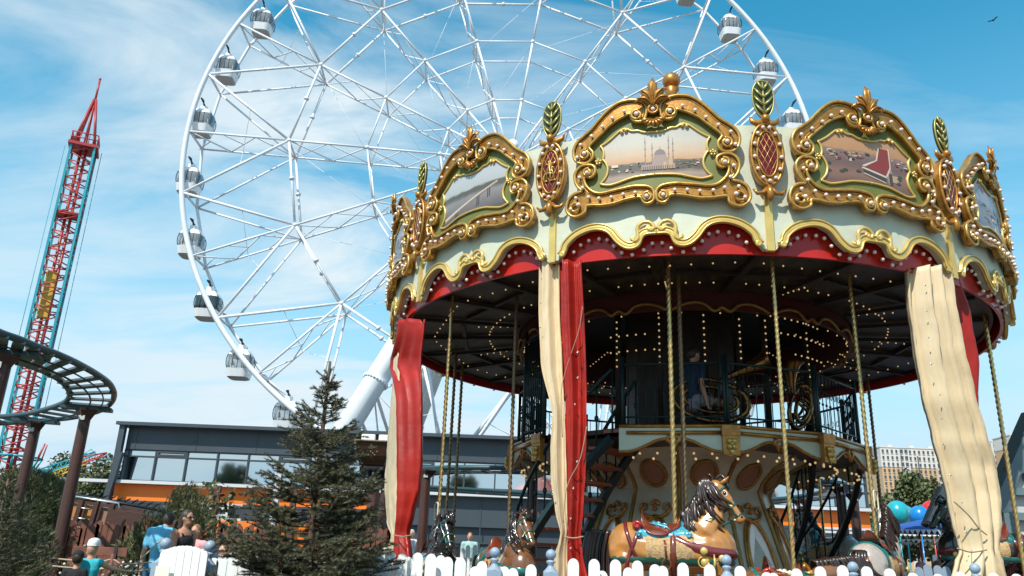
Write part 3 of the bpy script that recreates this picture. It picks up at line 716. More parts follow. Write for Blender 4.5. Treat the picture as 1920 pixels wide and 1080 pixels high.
# upper deck: twelve sided, with an opening at the left for the stairs
DR = 3.05; zt, zb = 3.12, 2.76
UW = mat('deck_board', (.62, .63, .48), .4, 0, var=.08, scale=4, coat=.2)
dk = MB(); corn = [rad(.4+30*j) for j in range(12)]
dk.add([pol(a, DR-.06, z) for z in (zt, zt-.07) for a in corn], [tuple(range(12)), tuple(range(23, 11, -1))]+[(i, 12+i, 12+(i+1) % 12, (i+1) % 12) for i in range(12)])
deck = dk.build('upper_deck', mat('deck_floor', (.09, .03, .02), .5, var=.3), car)
def chord(a0, a1, R, q, z, d=0):
    p = pol(a0, R, z).lerp(pol(a1, R, z), q); nrm = pol((a0+a1)/2, 1, 0); return p+nrm*d
for j in range(12):
    a0, a1 = corn[j], corn[(j+1) % 12]
    if a1 < a0: a1 += 2*pi
    if j in (10,): continue                     # -59.6 .. -29.6 : stair opening
    fnc = lambda u, z, d, a0=a0, a1=a1: chord(a0, a1, DR, .5+u/1.58, z, d)
    W = .79; low = [(-W, zb), (-.6, zb+.015), (-.42, zb+.08), (-.25, zb+.16), (-.12, zb+.185), (-.05, zb+.15), (0, zb+.12)]
    b = MB(); P = [(-W, zt)]+low+[(-a, z) for a, z in reversed(low[:-1])]+[(W, zt)]
    b.plate(P, -.04, 0, fnc, step=.5); fo = b.build('deck_fascia', UW, car)
    b = MB(); b.tube([fnc(-.68, zt-.085, .012), fnc(.68, zt-.085, .012)], .035, 4); b.tube([fnc(-.79, zt+.01, .0), fnc(.79, zt+.01, .0)], .028, 6)
    for s in (-1, 1):
        b.tube([fnc(s*p.x, p.y, .015) for p in cr([V(q) for q in low], 4)], .022, 6)
        b.tube([fnc(s*a, z, .03) for a, z in ((.02, zb+.2), (.07, zb+.22), (.09, zb+.17), (.05, zb+.14), (.02, zb+.05))], [.02, .035, .035, .03, .012], 7)
    b.build('gold_moulding', GOLD, fo)
    # corner blocks
    b = MB(); c = pol(a1, DR+.03, 0)
    b.box(V((c.x, c.y, zt-.06)), (.26, .1, .14), rz=a1); b.box(V((c.x, c.y, zt-.25)), (.24, .07, .3), rz=a1); cbo = b.build('corner_block', GOLD, car)
    b = MB()
    for k in range(4):
        q = pi/4+pi/2*k; p = pol(a1, DR+.085, zt-.25)+pol(a1+pi/2, 1, 0)*(.045*cos(q))+V((0, 0, .055*sin(q))); b.ball(p, .04, 8, 6, (1, 1, 1))
    b.ball(pol(a1, DR+.1, zt-.25), .02, 6, 5); b.tube([pol(a1, DR+.08, zt-.33), pol(a1, DR+.07, zt-.42)], [.05, .005], 6); b.build('rosette', GOLDL, cbo)
    # railing
    b = MB(); rt = zt+.95
    b.tube([fnc(-.72, zt+.16, -.1), fnc(.72, zt+.16, -.1)], .014, 5); b.tube([fnc(-.72, rt, -.1), fnc(.72, rt, -.1)], .02, 6)
    for i in range(11):
        x = -.66+i*.132; b.tube([fnc(x, zt+.02, -.1), fnc(x, rt, -.1)], .008, 5)
        b.ball(fnc(x, zt+.5, -.1), .022, 6, 5)
        b.tube([fnc(x+.066+.03*cos(q), zt+.66+.05*sin(q), -.1) for q in [pi*2*k/8 for k in range(9)]], .006, 4)
    for x in (-.74, .74): b.tube([fnc(x, zt, -.1), fnc(x, rt+.12, -.1)], .026, 6)
    b.build('railing', TEALD, car)
# bulbs under the deck
b = MB()
for j in range(12):
    if j == 10: continue
    for i in range(5): b.ball(pol(corn[j]+rad(3+i*6), DR-.18, zb-.06-.02*(i % 2)), .02, 6, 4); b.ball(pol(corn[j]+rad(3+i*6), DR-.5, zb+.04), .02, 6, 4)
tag(b.build('under_deck_bulb', GLINT, car), kind='stuff')
b = MB(); b.add([pol(a, r, z) for r, z in ((DR-.08, zb+.24), (2.0, zb+.2), (1.7, zb+.2)) for a in corn], [(i+12*k, (i+1) % 12+12*k, (i+1) % 12+12*(k+1), i+12*(k+1)) for k in range(2) for i in range(12)]); b.build('deck_soffit', mat('soffit', (.07, .045, .03), .4, var=.5, scale=4), car)
# central drum
DRP = [(1.9, .5), (1.86, .9), (1.78, 1.3), (1.62, 1.8), (1.48, 2.2), (1.42, 2.42), (1.5, 2.56), (1.72, 2.78), (2.1, 2.98)]
DRM = mat('drum_cream', (.5, .47, .36), .4, 0, var=.2, scale=2.5, coat=.3)
b = MB(); cor = [rad(15+30*j) for j in range(12)]
for k in range(len(DRP)-1):
    for j in range(12):
        r0, z0 = DRP[k]; r1, z1 = DRP[k+1]; a0, a1 = cor[j], cor[(j+1) % 12]
        b.add([pol(a0, r0, z0), pol(a1, r0, z0), pol(a1, r1, z1), pol(a0, r1, z1)], [(0, 1, 2, 3)])
drum = b.build('centre_drum', DRM, car)
def drad(z):
    for (r0, z0), (r1, z1) in zip(DRP, DRP[1:]):
        if z0 <= z <= z1: return r0+(r1-r0)*(z-z0)/(z1-z0)
    return DRP[-1][0]
b = MB()
for a in cor: b.tube([pol(a, r+.01, z) for r, z in DRP], .035, 5)
b.build('drum_rib', GOLDD, drum)
MIR = mat('mirror_pink', (.75, .58, .50), .12, .25, var=.08, scale=3, coat=.5); OVB = mat('oval_brown', (.28, .13, .08), .4, 0, var=.15)
for j in range(12):
    a = rad(30*j)
    def dm(x, z, d): r = drad(z)*cos(rad(15))+d; return pol(a, r, z)+pol(a+pi/2, 1, 0)*x
    b = MB(); ov = [(.27*cos(2*pi*i/24), 1.32+.62*sin(2*pi*i/24)*(1 if sin(2*pi*i/24) > 0 else 1)) for i in range(24)]
    ov = [(x*(1-.18*(z-1.3)), z) for x, z in ov]
    b.plate(ov, 0, .02, dm, step=1); mo = b.build('mirror', MIR, drum)
    b = MB()
    b.tube([dm(x, z, .03) for x, z in ov], .032, 6, closed=True); b.tube([dm(x*1.17, 1.32+(z-1.32)*1.08, .02) for x, z in ov], .018, 5, closed=True)
    for s in (-1, 1):
        b.tube([dm(s*x, z, .04) for x, z in ((.02, 1.95), (.12, 1.96), (.2, 2.0), (.25, 2.08), (.22, 2.16), (.15, 2.15), (.14, 2.08), (.18, 2.06))], [.03, .03, .028, .028, .026, .022, .018, .014], 6)
    for k in range(5):
        q = (k-2)*.6; b.ball(dm(.05*sin(q), 2.14+.055*cos(q), .05), .035, 7, 5)
    b.ball(dm(0, 2.08, .06), .04, 8, 6)
    b.build('mirror_frame', GOLD, mo)
    b = MB(); b.plate([(.19*cos(2*pi*i/20), 2.62+.17*sin(2*pi*i/20)) for i in range(20)], .0, .03, dm, step=1); oo = b.build('round_panel', OVB, drum)
    b = MB(); b.tube([dm(.2*cos(2*pi*i/20), 2.62+.18*sin(2*pi*i/20), .035) for i in range(20)], .03, 6, closed=True); b.build('round_frame', GOLDD, oo)
# platform with kerb
b = MB(); n = 72
b.lathe([(5.1, .0), (5.1, .3), (5.15, .3), (5.15, .38), (0.01, .38)], n=n, smooth=False); b.build('platform', mat('platform_boards', (.16, .07, .04), .6, var=.3, stretch=(1, 12, 1)), car)
# spiral stairs at the left
b = MB(); b2 = MB(); b3 = MB(); ns = 12
def stp(i, r): 
    q = i/(ns-1); a = rad(-88+56*q); return pol(a, r, .55+q*2.5)
for i in range(ns):
    p0, p1 = stp(i, 2.1), stp(i, 3.0); t = (stp(i+.5, 2.6)-stp(i-.5, 2.6)); t.z = 0; t.normalize(); t *= .14
    u = V((0, 0, .045)); b.add([p0-t, p1-t, p1+t, p0+t, p0-t+u, p1-t+u, p1+t+u, p0+t+u], [(0, 3, 2, 1), (4, 5, 6, 7), (0, 1, 5, 4), (1, 2, 6, 5), (2, 3, 7, 6), (3, 0, 4, 7)])
    for r in (2.1, 3.0): b3.tube([stp(i, r), stp(i, r)+V((0, 0, .95))], .014, 5); b3.ball(stp(i, r)+V((0, 0, .35+.1*(i % 3))), .035, 6, 5, (1, 1, 1.5))
for r in (2.1, 3.02):
    b2.tube([stp(i/2, r)-V((0, 0, .08)) for i in range(ns*2-1)], .075, 4, smooth=False)
    b3.tube([stp(0, r)+V((0, 0, 0)), stp(0, r)+V((0, 0, .6))]+[stp(i/2, r)+V((0, 0, .95)) for i in range(0, ns*2-1)], .028, 6)
for q in (0, 1): b2.tube([stp(2+q*5, 2.6)-V((0, 0, .1)), V((stp(2+q*5, 2.6).x, stp(2+q*5, 2.6).y, .35))], .05, 6)
so = b2.build('stair_stringer', TEALD, car); b.build('stair_tread', mat('tread_red', (.28, .07, .035), .5), so); b3.build('stair_railing', TEALD, so)
# landing gate panel up at the left of the stairs
b = MB(); g0_, g1_ = rad(-68), rad(-56)
for i in range(12):
    a = g0_+(g1_-g0_)*i/11; b.rod(pol(a, 3.1, 3.15), pol(a, 3.1, 4.75), .012, 5)
for z in (3.2, 4.72): b.tube([pol(g0_, 3.1, z), pol(g1_, 3.1, z)], .025, 6)
for a in (g0_, g1_): b.rod(pol(a, 3.1, 3.05), pol(a, 3.1, 4.9), .03, 6)
b.build('stair_gate', TEALD, car)
# slim struts at the back, as the second stairs
b = MB(); b3 = MB()
def stq(i, r): q = i/(ns-1); a = rad(128-50*q); return pol(a, r, .55+q*2.5)
for i in range(ns):
    p0, p1 = stq(i, 2.2), stq(i, 2.95); t = (stq(i+.5, 3.4)-stq(i-.5, 3.4)); t.z = 0; t.normalize(); t *= .14; u = V((0, 0, .045))
    b.add([p0-t, p1-t, p1+t, p0+t, p0-t+u, p1-t+u, p1+t+u, p0+t+u], [(0, 3, 2, 1), (4, 5, 6, 7), (0, 1, 5, 4), (1, 2, 6, 5), (2, 3, 7, 6), (3, 0, 4, 7)])
    for r in (2.2, 2.97): b3.tube([stq(i, r), stq(i, r)+V((0, 0, .9))], .014, 5)
for r in (2.2, 2.97):
    b3.tube([stq(i/2, r)+V((0, 0, .9)) for i in range(ns*2-1)], .026, 6); b3.tube([stq(i/2, r)-V((0, 0, .06)) for i in range(ns*2-1)], .06, 4)
so = b3.build('stair_railing', BLACK, car)
# ------------------------------------------------------------------ curtains gathered at the pillars
CUR_C = mat('curtain_cream', (.64, .50, .31), .6, 0, var=.14, scale=3, stretch=(1, 1, .3), bump=.5, bscale=11)
CUR_R = mat('curtain_red', (.34, .015, .008), .45, 0, var=.3, scale=2.2, coat=.08, spec=.3, bump=.4, bscale=6)
EYEL = mat('eyelet_metal', (.7, .68, .62), .3, .9); HOLE = mat('eyelet_hole', (.02, .02, .02), .8); STRING = mat('string', (.35, .26, .18), .8)
def interp(rows, y):
    if y <= rows[0][0]: return rows[0][1:]
    for a, b in zip(rows, rows[1:]):
        if a[0] <= y <= b[0]:
            t = (y-a[0])/(b[0]-a[0]); t = t*t*(3-2*t)*.5+t*.5; return tuple(p+(q-p)*t for p, q in zip(a[1:], b[1:]))
    return rows[-1][1:]
def drape(name, rows, m, parent, R=5.1, folds=2.2, amp=.05, dd=.0, seed=0, thick=.07, N=56, ph=0.0):
    """vertical bundle of cloth: closed folded cross-section lofted down through rows (y, left, right)"""
    mb = MB(); M = 60; k = 72; y0, y1 = rows[0][0], rows[-1][0]; vs = []; rn = random.Random(seed)
    w1, w2 = rn.uniform(0, 6), rn.uniform(0, 6)
    for i in range(M+1):
        y = y0+(y1-y0)*i/M; l, r = interp(rows, y)
        tl, zl = cylpt(l, y, R); tr, zr = cylpt(r, y, R)
        wpx = abs(r-l); am = amp*min(1.5, .45+wpx/55)
        for j in range(k):
            if j < k//2+1:
                s = j/(k//2); d = am*cos(folds*2*pi*s+w1+.3*sin(i*.07+w2)+ph)*1.0+am*.35*(1-2*abs(sin(folds*3.1*pi*s+w2+.01*i)))+dd+thick*.5*sin(pi*s)
                d += .014*noise.noise(V((s*3, i*.12, seed)))+.010*noise.noise(V((s*7+i*.2, i*.5, seed)))
            else:
                s = 1-(j-k//2)/(k-k//2); d = -thick*sin(pi*s)+am*.5*cos(folds*2*pi*s+w1)+dd
            th = tl+(tr-tl)*s; z = zl+(zr-zl)*s
            vs.append(pol(th, R+d, z))
    fs = [(i*k+j, i*k+(j+1) % k, (i+1)*k+(j+1) % k, (i+1)*k+j) for i in range(M) for j in range(k)]
    fs += [tuple(range(k))[::-1], tuple(M*k+j for j in range(k))]
    mb.add(vs, fs, True); return mb.build(name, m, parent)
def eyelets(pts, parent, R, red=False):
    for x, y in pts:
        th, z = cylpt(x, y, R); c = pol(th, R, z); Q = pol(th, 1, 0).to_track_quat('Z', 'Y').to_matrix(); b = MB()
        b.lathe([(.006, 0), (.007, .006), (.011, .006), (.012, 0)], c, 12, axis=Q); b.mi = 1; b.lathe([(.001, .004), (.008, .004)], c, 12, axis=Q); b.build('eyelet', [EYEL, HOLE], parent)
def cord(pts, parent, R, r=.008, name='tie_cord'):
    b = MB(); b.tube([pol(*(lambda t: (t[0], R, t[1]))(cylpt(p.x, p.y, R))) for p in cr([V(q) for q in pts], 6)], r, 5); b.build(name, STRING, parent)
def bulge(mb): pass
cu = thing('curtain', 'red and cream vinyl curtain tied back at the far left pillar of the carousel', 'curtain', CC, 0, 'curtains tied back round the carousel')
LR = [(600, 756, 806), (690, 743, 800), (760, 752, 800), (860, 753, 799), (920, 752, 794), (965, 751, 780), (1000, 748, 770), (1040, 745, 776), (1100, 741, 782)]
drape('cream_panel', [(650, 739, 752), (760, 737, 756), (860, 728, 754), (920, 726, 752), (980, 730, 752), (1003, 738, 752), (1040, 727, 748), (1100, 724, 745)], CUR_C, cu, 5.1, 1, .02, .04, 3)
drape('red_panel', LR, CUR_R, cu, 5.1, 2.4, .05, .03, 5)
cord([(738, 1003), (755, 1006), (771, 1003)], cu, 5.26)
cu = thing('curtain', 'red and cream vinyl curtain tied back at the middle pillar beside the stairs', 'curtain', CC, 0, 'curtains tied back round the carousel')
drape('cream_panel', [(492, 1010, 1052), (580, 1009, 1053), (680, 1013, 1058), (780, 1036, 1062), (840, 1032, 1064), (900, 1033, 1066), (960, 1042, 1066), (1000, 1052, 1068), (1012, 1050, 1066), (1040, 1040, 1066), (1100, 1036, 1068)], CUR_C, cu, 5.11, 1.5, .045, .03, 7)
drape('red_panel', [(492, 1050, 1095), (600, 1051, 1100), (700, 1057, 1104), (800, 1061, 1104), (880, 1062, 1102), (960, 1064, 1098), (1003, 1064, 1093), (1040, 1064, 1097), (1100, 1062, 1110)], CUR_R, cu, 5.12, 1.5, .05, .05, 9)
eyelets([(1016, 523), (1014, 568), (1013, 614), (1037, 926)], cu, 5.2); eyelets([(1083, 660), (1083, 708), (1078, 758), (1082, 865), (1075, 915), (1070, 972), (1070, 1028)], cu, 5.27)
cord([(1092, 575), (1085, 620), (1062, 690), (1052, 740), (1055, 820)], cu, 5.25, .005); cord([(1100, 800), (1088, 860), (1068, 900), (1060, 930), (1056, 980)], cu, 5.27, .006); cord([(1058, 1006), (1075, 1009), (1094, 1006)], cu, 5.27)
cu = thing('curtain', 'wide cream curtain with a red lining tied back at the right pillar', 'curtain', CC, 0, 'curtains tied back round the carousel')
drape('red_panel', [(515, 1765, 1802), (600, 1775, 1832), (680, 1780, 1846), (760, 1800, 1842), (830, 1815, 1842), (900, 1830, 1854), (950, 1835, 1857)], CUR_R, cu, 5.03, 1.2, .045, -.02, 11)
drape('cream_panel', [(505, 1698, 1764), (560, 1700, 1773), (650, 1713, 1788), (740, 1728, 1808), (820, 1750, 1826), (880, 1766, 1843), (930, 1779, 1848), (980, 1790, 1848), (1020, 1800, 1848), (1034, 1803, 1847), (1050, 1796, 1854), (1110, 1782, 1872)], CUR_C, cu, 5.08, 3.2, .085, .05, 13)
eyelets([(1735, 535), (1737, 583), (1741, 633), (1746, 683), (1762, 740), (1765, 785), (1768, 833), (1782, 891), (1803, 942), (1811, 998), (1812, 1051)], cu, 5.27)
cord([(1788, 940), (1815, 965), (1835, 990), (1850, 1003)], cu, 5.27, .008); cord([(1795, 1028), (1820, 1035), (1850, 1031)], cu, 5.27, .009); cord([(1822, 1030), (1822, 1100)], cu, 5.27, .005)
# ------------------------------------------------------------------ horses on twisted poles
from mathutils.bvhtree import BVHTree
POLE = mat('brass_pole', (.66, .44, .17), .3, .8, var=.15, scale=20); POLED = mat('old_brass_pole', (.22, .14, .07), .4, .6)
def twistpole(name, x, y, z0, z1, m, parent, r=.029, plain=False):
    b = MB(); n = 9 if not plain else 8; st = int((z1-z0)/.018) if not plain else 1; vs = []
    for i in range(st+1):
        z = z0+(z1-z0)*i/st
        for k in range(n):
            a = 2*pi*k/n; rr = r*(1+(.17*cos(3*(a)) if not plain else 0)); aa = a+(z*24 if not plain else 0)
            vs.append((x+rr*cos(aa), y+rr*sin(aa), z))
    b.add(vs, [(i*n+k, i*n+(k+1) % n, (i+1)*n+(k+1) % n, (i+1)*n+k) for i in range(st) for k in range(n)], True)
    return b.build(name, m, parent)
H_TAN = mat('horse_tan', (.50, .22, .055), .25, 0, var=.45, scale=3.2, coat=.7); H_BRN = mat('horse_brown', (.20, .085, .035), .25, 0, var=.4, scale=3, coat=.7)
H_BLK = mat('horse_black', (.02, .014, .012), .2, 0, coat=.9); H_GRY = mat('horse_grey', (.45, .38, .33), .25, 0, var=.35, scale=3, coat=.7)
H_MANE = mat('mane_dark', (.035, .018, .013), .32, 0, coat=.3, var=.3, scale=20); H_SAD = mat('saddle_brown', (.17, .035, .015), .25, coat=.8, var=.25)
H_TQ = mat('turquoise_cloth', (.06, .38, .50), .25, coat=.8, var=.3, scale=8); H_TEAL = mat('teal_strap', (.01, .13, .12), .25, coat=.8); H_GRN = mat('green_strap', (.01, .07, .045), .3, coat=.8)
H_MAR = mat('maroon_strap', (.16, .02, .022), .25, coat=.8); H_RED = mat('red_roll', (.45, .03, .02), .25, coat=.8); H_FLC = mat('fleece', (.52, .34, .16), .8, 0, var=.4, scale=30, bump=.6, bscale=40)
H_IV = mat('ivory', (.75, .68, .5), .3, coat=.6); H_EYE = mat('eye_black', (.01, .008, .006), .08, coat=1); H_HOOF = mat('hoof', (.06, .045, .03), .3, coat=.5)
def horse(label, cm_, mm, sad, cloth, strap, strap2, neck='up', fine=True, group=None, voxel=.02, seed=1):
    h = thing('carousel_horse', label, 'carousel horse', (0, 0, 0), 0, group)
    if neck == 'up':
        cr_ = [(.30, 0, -.02), (.40, 0, .10), (.45, 0, .26), (.47, 0, .42)]; NR = [.27, .22, .165, .125]
        poll, muz, jaw = V((.50, 0, .45)), V((.76, 0, .09)), V((.53, 0, .30))
    else:
        cr_ = [(.38, 0, -.1), (.58, 0, -.04), (.76, 0, .02), (.9, 0, .06)]; NR = [.25, .2, .15, .115]
        poll, muz, jaw = V((.93, 0, .08)), V((1.25, 0, -.18)), V((.98, 0, -.02))
    P = [('c', (-.5, 0, -.26), .25, (-.05, 0, -.32), .27, ), ('c', (-.05, 0, -.32), .27, (.38, 0, -.27), .27), ('e', (-.55, 0, -.24), (.27, .26, .27)), ('e', (.45, 0, -.26), (.26, .24, .29)), ('e', (-.58, .1, -.3), (.22, .14, .26)), ('e', (-.58, -.1, -.3), (.22, .14, .26))]
    for i in range(3): P.append(('c', cr_[i], NR[i], cr_[i+1], NR[i+1], .72))
    hd = (muz-poll)
    P += [('c', poll, .105, poll+hd*.45, .092, .85), ('c', poll+hd*.4, .085, poll+hd*.92, .06, .85), ('e', muz, (.062, .06, .062)), ('e', jaw, (.1, .07, .105)), ('e', poll+hd*.88+V((-.06, 0, -.045)), (.06, .04, .035)),
          ('e', poll+hd*.22+V((.03, .065, .03)), (.04, .025, .03)), ('e', poll+hd*.22+V((.03, -.065, .03)), (.04, .025, .03))]
    for s in (-1, 1):   # legs: fore bent forward, hind pushing back
        f = .1*s
        P += [('c', (.46, s*.13, -.42), .11, (.62+f, s*.13, -.62), .065), ('c', (.62+f, s*.13, -.62), .058, (.56+f, s*.13, -.88), .036), ('c', (.56+f, s*.13, -.88), .036, (.52+f, s*.13, -.97), .05),
              ('c', (-.6, s*.12, -.4), .15, (-.5-f, s*.13, -.66), .09), ('c', (-.5-f, s*.13, -.66), .075, (-.72-f, s*.13, -.84), .045), ('c', (-.72-f, s*.13, -.84), .042, (-.78-f, s*.13, -1.03), .034), ('c', (-.78-f, s*.13, -1.03), .035, (-.74-f, s*.13, -1.1), .05)]
    body = organic('body', P, voxel, [cm_, H_HOOF], h, 5, matfn=lambda c: 1 if (c.z < -.92 and c.x > .2) or c.z < -1.06 else 0)
    bvh = BVHTree.FromPolygons([v.co for v in body.data.vertices], [tuple(p.vertices) for p in body.data.polygons])
    def hit(o, d, off=.012):
        r = bvh.ray_cast(o, d)
        return (r[0]+r[1]*off if r[0] is not None and r[1].dot(d) < 0 else (r[0]-d*off if r[0] is not None else None))
    def surf(x, ph, off=.012, zc=-.28):
        dv = V((0, sin(ph), cos(ph))); p = hit(V((x, 0, zc))+dv*1.2, -dv, off); return p or V((x, 0, zc))+dv*.25
    def strapx(name, x, w_, m, off=.012, zc=-.28, lean=0, parent=h, a0=0, a1=2*pi):
        b = MB(); n = 40; vs = []
        for i in range(n+1):
            ph = a0+(a1-a0)*i/n; xx = x+lean*cos(ph)
            for k in range(4): vs.append(surf(xx+w_*(k/3-.5), ph, off*(1.25 if 0 < k < 3 else .2), zc))
        b.add(vs, [(i*4+k, i*4+k+1, (i+1)*4+k+1, (i+1)*4+k) for i in range(n) for k in range(3)], True); return b.build(name, m, parent)
    def strapz(name, z, w_, m, off=.013, cx=.2, lo=0, parent=h, dz=0):
        b = MB(); n = 48; vs = []
        for i in range(n+1):
            a = -pi*.62+1.24*pi*i/n if not lo else 2*pi*i/n
            d = V((cos(a), sin(a), 0)); zz = z+dz*cos(a)
            for k in range(4):
                o = V((cx, 0, zz+w_*(k/3-.5))); p = hit(o+d*1.3, -d, off*(1.25 if 0 < k < 3 else .2)) or o+d*.25; vs.append(p)
        b.add(vs, [(i*4+k, i*4+k+1, (i+1)*4+k+1, (i+1)*4+k) for i in range(n) for k in range(3)], True); return b.build(name, m, parent)
    def patch(name, fnlow, x0, x1, m, off, ny=18, nx=30, scal=0):
        b = MB(); vs = []
        for i in range(nx+1):
            x = x0+(x1-x0)*i/nx; ph1 = fnlow(i/nx)
            for j in range(ny+1):
                ph = -ph1+2*ph1*j/ny; e = min(1, min(i, nx-i)/2, min(j, ny-j)/2); vs.append(surf(x, ph, off*e+.002))
        b.add(vs, [(i*(ny+1)+j, i*(ny+1)+j+1, (i+1)*(ny+1)+j+1, (i+1)*(ny+1)+j) for i in range(nx) for j in range(ny)], True); return b.build(name, m, h)
    if neck == 'up' or True:
        patch('fleece', lambda t: 2.0+.12*sin(t*31)+.2*sin(pi*t), -.34, .22, H_FLC, .016)
        patch('blanket', lambda t: 1.05+.25*sin(pi*t)-.16*abs(sin(3*pi*t))**.5*(1 if .12 < t < .9 else 0), -.46, .2, cloth, .036)
    # saddle with raised ends
    b = MB(); nx, ny = 24, 16; vs = []
    for i in range(nx+1):
        t = i/nx; x = -.42+.5*t; lift = .14*(1-t/.28)**2*(t < .28)+.09*((t-.78)/.22)**2*(t > .78)+.02
        ph1 = .95*sin(pi*min(max(t*.9+.08, 0), 1))**.6+.08
        for j in range(ny+1):
            q = -1+2*j/ny; p = surf(x, ph1*q, .05); vs.append(p+V((0, 0, lift*max(0, 1-abs(q)**2*.9))))
    b.add(vs, [(i*(ny+1)+j, i*(ny+1)+j+1, (i+1)*(ny+1)+j+1, (i+1)*(ny+1)+j) for i in range(nx) for j in range(ny)], True)
    so = b.build('saddle', sad, h)
    if fine:
        b = MB(); b.tube([vs[i*(ny+1)] for i in range(nx+1)], .011, 6); b.tube([vs[i*(ny+1)+ny] for i in range(nx+1)], .011, 6); b.build('saddle_edge', H_MAR, so)
        for s in (-1, 1):
            b = MB(); c = surf(-.46, s*.62, .05)
            b.ball(c, .06, 12, 8, (1, .55, 1)); b.tube([c+V(((.048-.0035*i)*cos(i*.7), s*.03, (.048-.0035*i)*sin(i*.7))) for i in range(12)], [.017-.001*i for i in range(12)], 6); b.build('saddle_roll', H_RED, so)
            b = MB()
            for (cx, cz, r_) in ((-.2, .5, .035), (-.13, .58, .035), (-.25, .42, .02)):
                c = surf(cx, s*cz, .075); b.tube([c+V(((r_-.002*i)*cos(i*.8), 0, (r_-.002*i)*sin(i*.8))) for i in range(12)], .009, 5)
            b.tube([surf(-.3, s*.42, .08), surf(-.2, s*.5, .075), surf(-.1, s*.62, .07), surf(-.05, s*.8, .06)], [.006, .016, .014, .004], 6); b.build('saddle_scroll', H_TQ if cloth is H_TQ else H_IV, so)
            b = MB()
            for x in (-.42, .17): 
                c = surf(x, s*1.0, .04); b.tube([c+V(((.032-.003*i)*cos(i*.8), s*.01, (.032-.003*i)*sin(i*.8))) for i in range(9)], .012, 5)
            b.build('blanket_scroll', cloth, h)
    strapx('girth', -.02, .09, H_SAD, .03, lean=0); strapz('belt', -.42, .085, strap, .014, 0, 1); 
    cb = strapz('breast_collar', -.2, .11, strap2, .02, .1, 0, dz=-.12)
    strapx('hip_strap', -.5, .05, strap2, .016, lean=.1); strapx('hip_strap', -.5, .05, strap2, .017, lean=-.1)
    b = MB()
    for s in (-1, 1):
        for x, ph in ((.33, 1.62), (.52, 1.95), (.33, 2.05)):
            c = surf(x, s*ph, .03); b = MB(); b.ball(c, .045, 12, 6, (1, .45, 1)); b.build('medal', GOLDL, h)
        b = MB()
        if fine:
            c = surf(.32, s*2.05, .03); b.tube([c+V((.06*cos(q), 0, .06*sin(q))) for q in [i*pi/8 for i in range(17)]], .01, 5)
            for i in range(4): q = -.5+.32*i
        b.tube([surf(.43, s*1.75, .03), surf(.43, s*1.75, .05)-V((0, 0, .09)), surf(.43, s*1.75, .035)-V((0, 0, .16))], [.008, .016, .02], 6); b.build('ornament', GOLDL, h)
    # mane, forelock and tail: many thick carved locks
    rn = random.Random(seed); b = MB(); cp = cr([V(c) for c in cr_+[tuple(poll)]], 8)
    nn = 44 if fine else 26
    for i in range(nn):
        t = i/(nn-1); k = int(t*(len(cp)-1)); c = cp[k]; rr = .25-.14*t
        for s in ((-1, 1) if fine else (-1,)):
            bk = V((-.8, 0, .55)).normalized() if neck == 'up' else V((-.2, 0, 1)).normalized()
            o = c+bk*(rr*.92)+V((0, s*.02, 0)); ln = rn.uniform(.16, .3)*(1 if t < .85 else .7); sw = rn.uniform(-.06, .1)
            pts = [o, o+V((-.03+sw*.2, s*.07, .03)), o+V((.01+sw, s*.12+.02, -.07)), o+V((.04+sw*1.4, s*rn.uniform(.12, .17), -.07-ln*.55)), o+V((.10+sw*2+rn.uniform(-.05, .05), s*rn.uniform(.11, .15), -.06-ln))]
            pts = cr(pts, 3); m_ = len(pts); b.tube(pts, [.026*(.55+.6*sin(pi*min(1, .25+.75*q/(m_-1))))*(1 if q < m_-1 else .2)+.002 for q in range(m_)], 6, flat=.7)
    for i in range(9):
        o = poll+V((.0, rn.uniform(-.03, .03), .1)); pts = cr([o, o+V((.06, 0, .05)), o+V((.12, rn.uniform(-.04, .04), -.02)), o+V((.15, rn.uniform(-.07, .07), -.12))], 3)
        b.tube(pts, [.018]*(len(pts)-1)+[.003], 5)
    for i in range(7):
        o = poll+V((-.04, rn.uniform(-.02, .02), .08)); b.tube(cr([o, o+V((-.0, 0, .04)), o+V((-.05, 0, .07+rn.uniform(0, .03)))], 3), [.016]*6+[.003], 5)
    b.build('mane', mm, h)
    b = MB()
    for i in range(40 if fine else 30):
        s = rn.uniform(-.07, .07); q = rn.uniform(.8, 1.15)
        pts = cr([V((-.76, s*.4, -.16)), V((-.90*q-.0, s, -.10)), V((-1.02*q+.06, s*1.3, -.3)), V((-.98*q+.02, s*1.6, -.6)), V((-.86+rn.uniform(-.1, .1), s*2, -.9*q))], 4)
        b.tube(pts, [.017+.009*sin(pi*j/(len(pts)-1)) if j < len(pts)-1 else .004 for j in range(len(pts))], 6)
    b.build('tail', mm, h)
    # head: ears, eyes, nostrils, teeth, bridle
    nx_ = hd.normalized(); up_ = V((-nx_.z, 0, nx_.x))*(1 if nx_.x > 0 else -1); up_ = V((nx_.z*-1, 0, nx_.x))
    for s in (-1, 1):
        b = MB(); o = poll+up_*.08+V((0, s*.055, 0)); b.tube([o-up_*.02, o+up_*.05+V((0, s*.01, 0)), o+up_*.12+nx_*(-.02)], [.03, .032, .004], 8, flat=.6); b.build('ear', cm_, h)
        b = MB(); o = poll+hd*.25+up_*.035+V((0, s*.073, 0)); b.ball(o, .026, 10, 7); eo = b.build('eye', H_EYE, h)
        b = MB(); b.tube([o+nx_*(.036*cos(q))+up_*(.026*sin(q))+V((0, s*.006, 0)) for q in [i*pi/6 for i in range(12)]], .009, 5, closed=True); b.build('eyelid', H_IV if fine else cm_, eo)
        b = MB(); b.ball(poll+hd*.98+up_*.03+V((0, s*.045, 0)), .017, 8, 6); b.build('nostril', H_EYE, h)
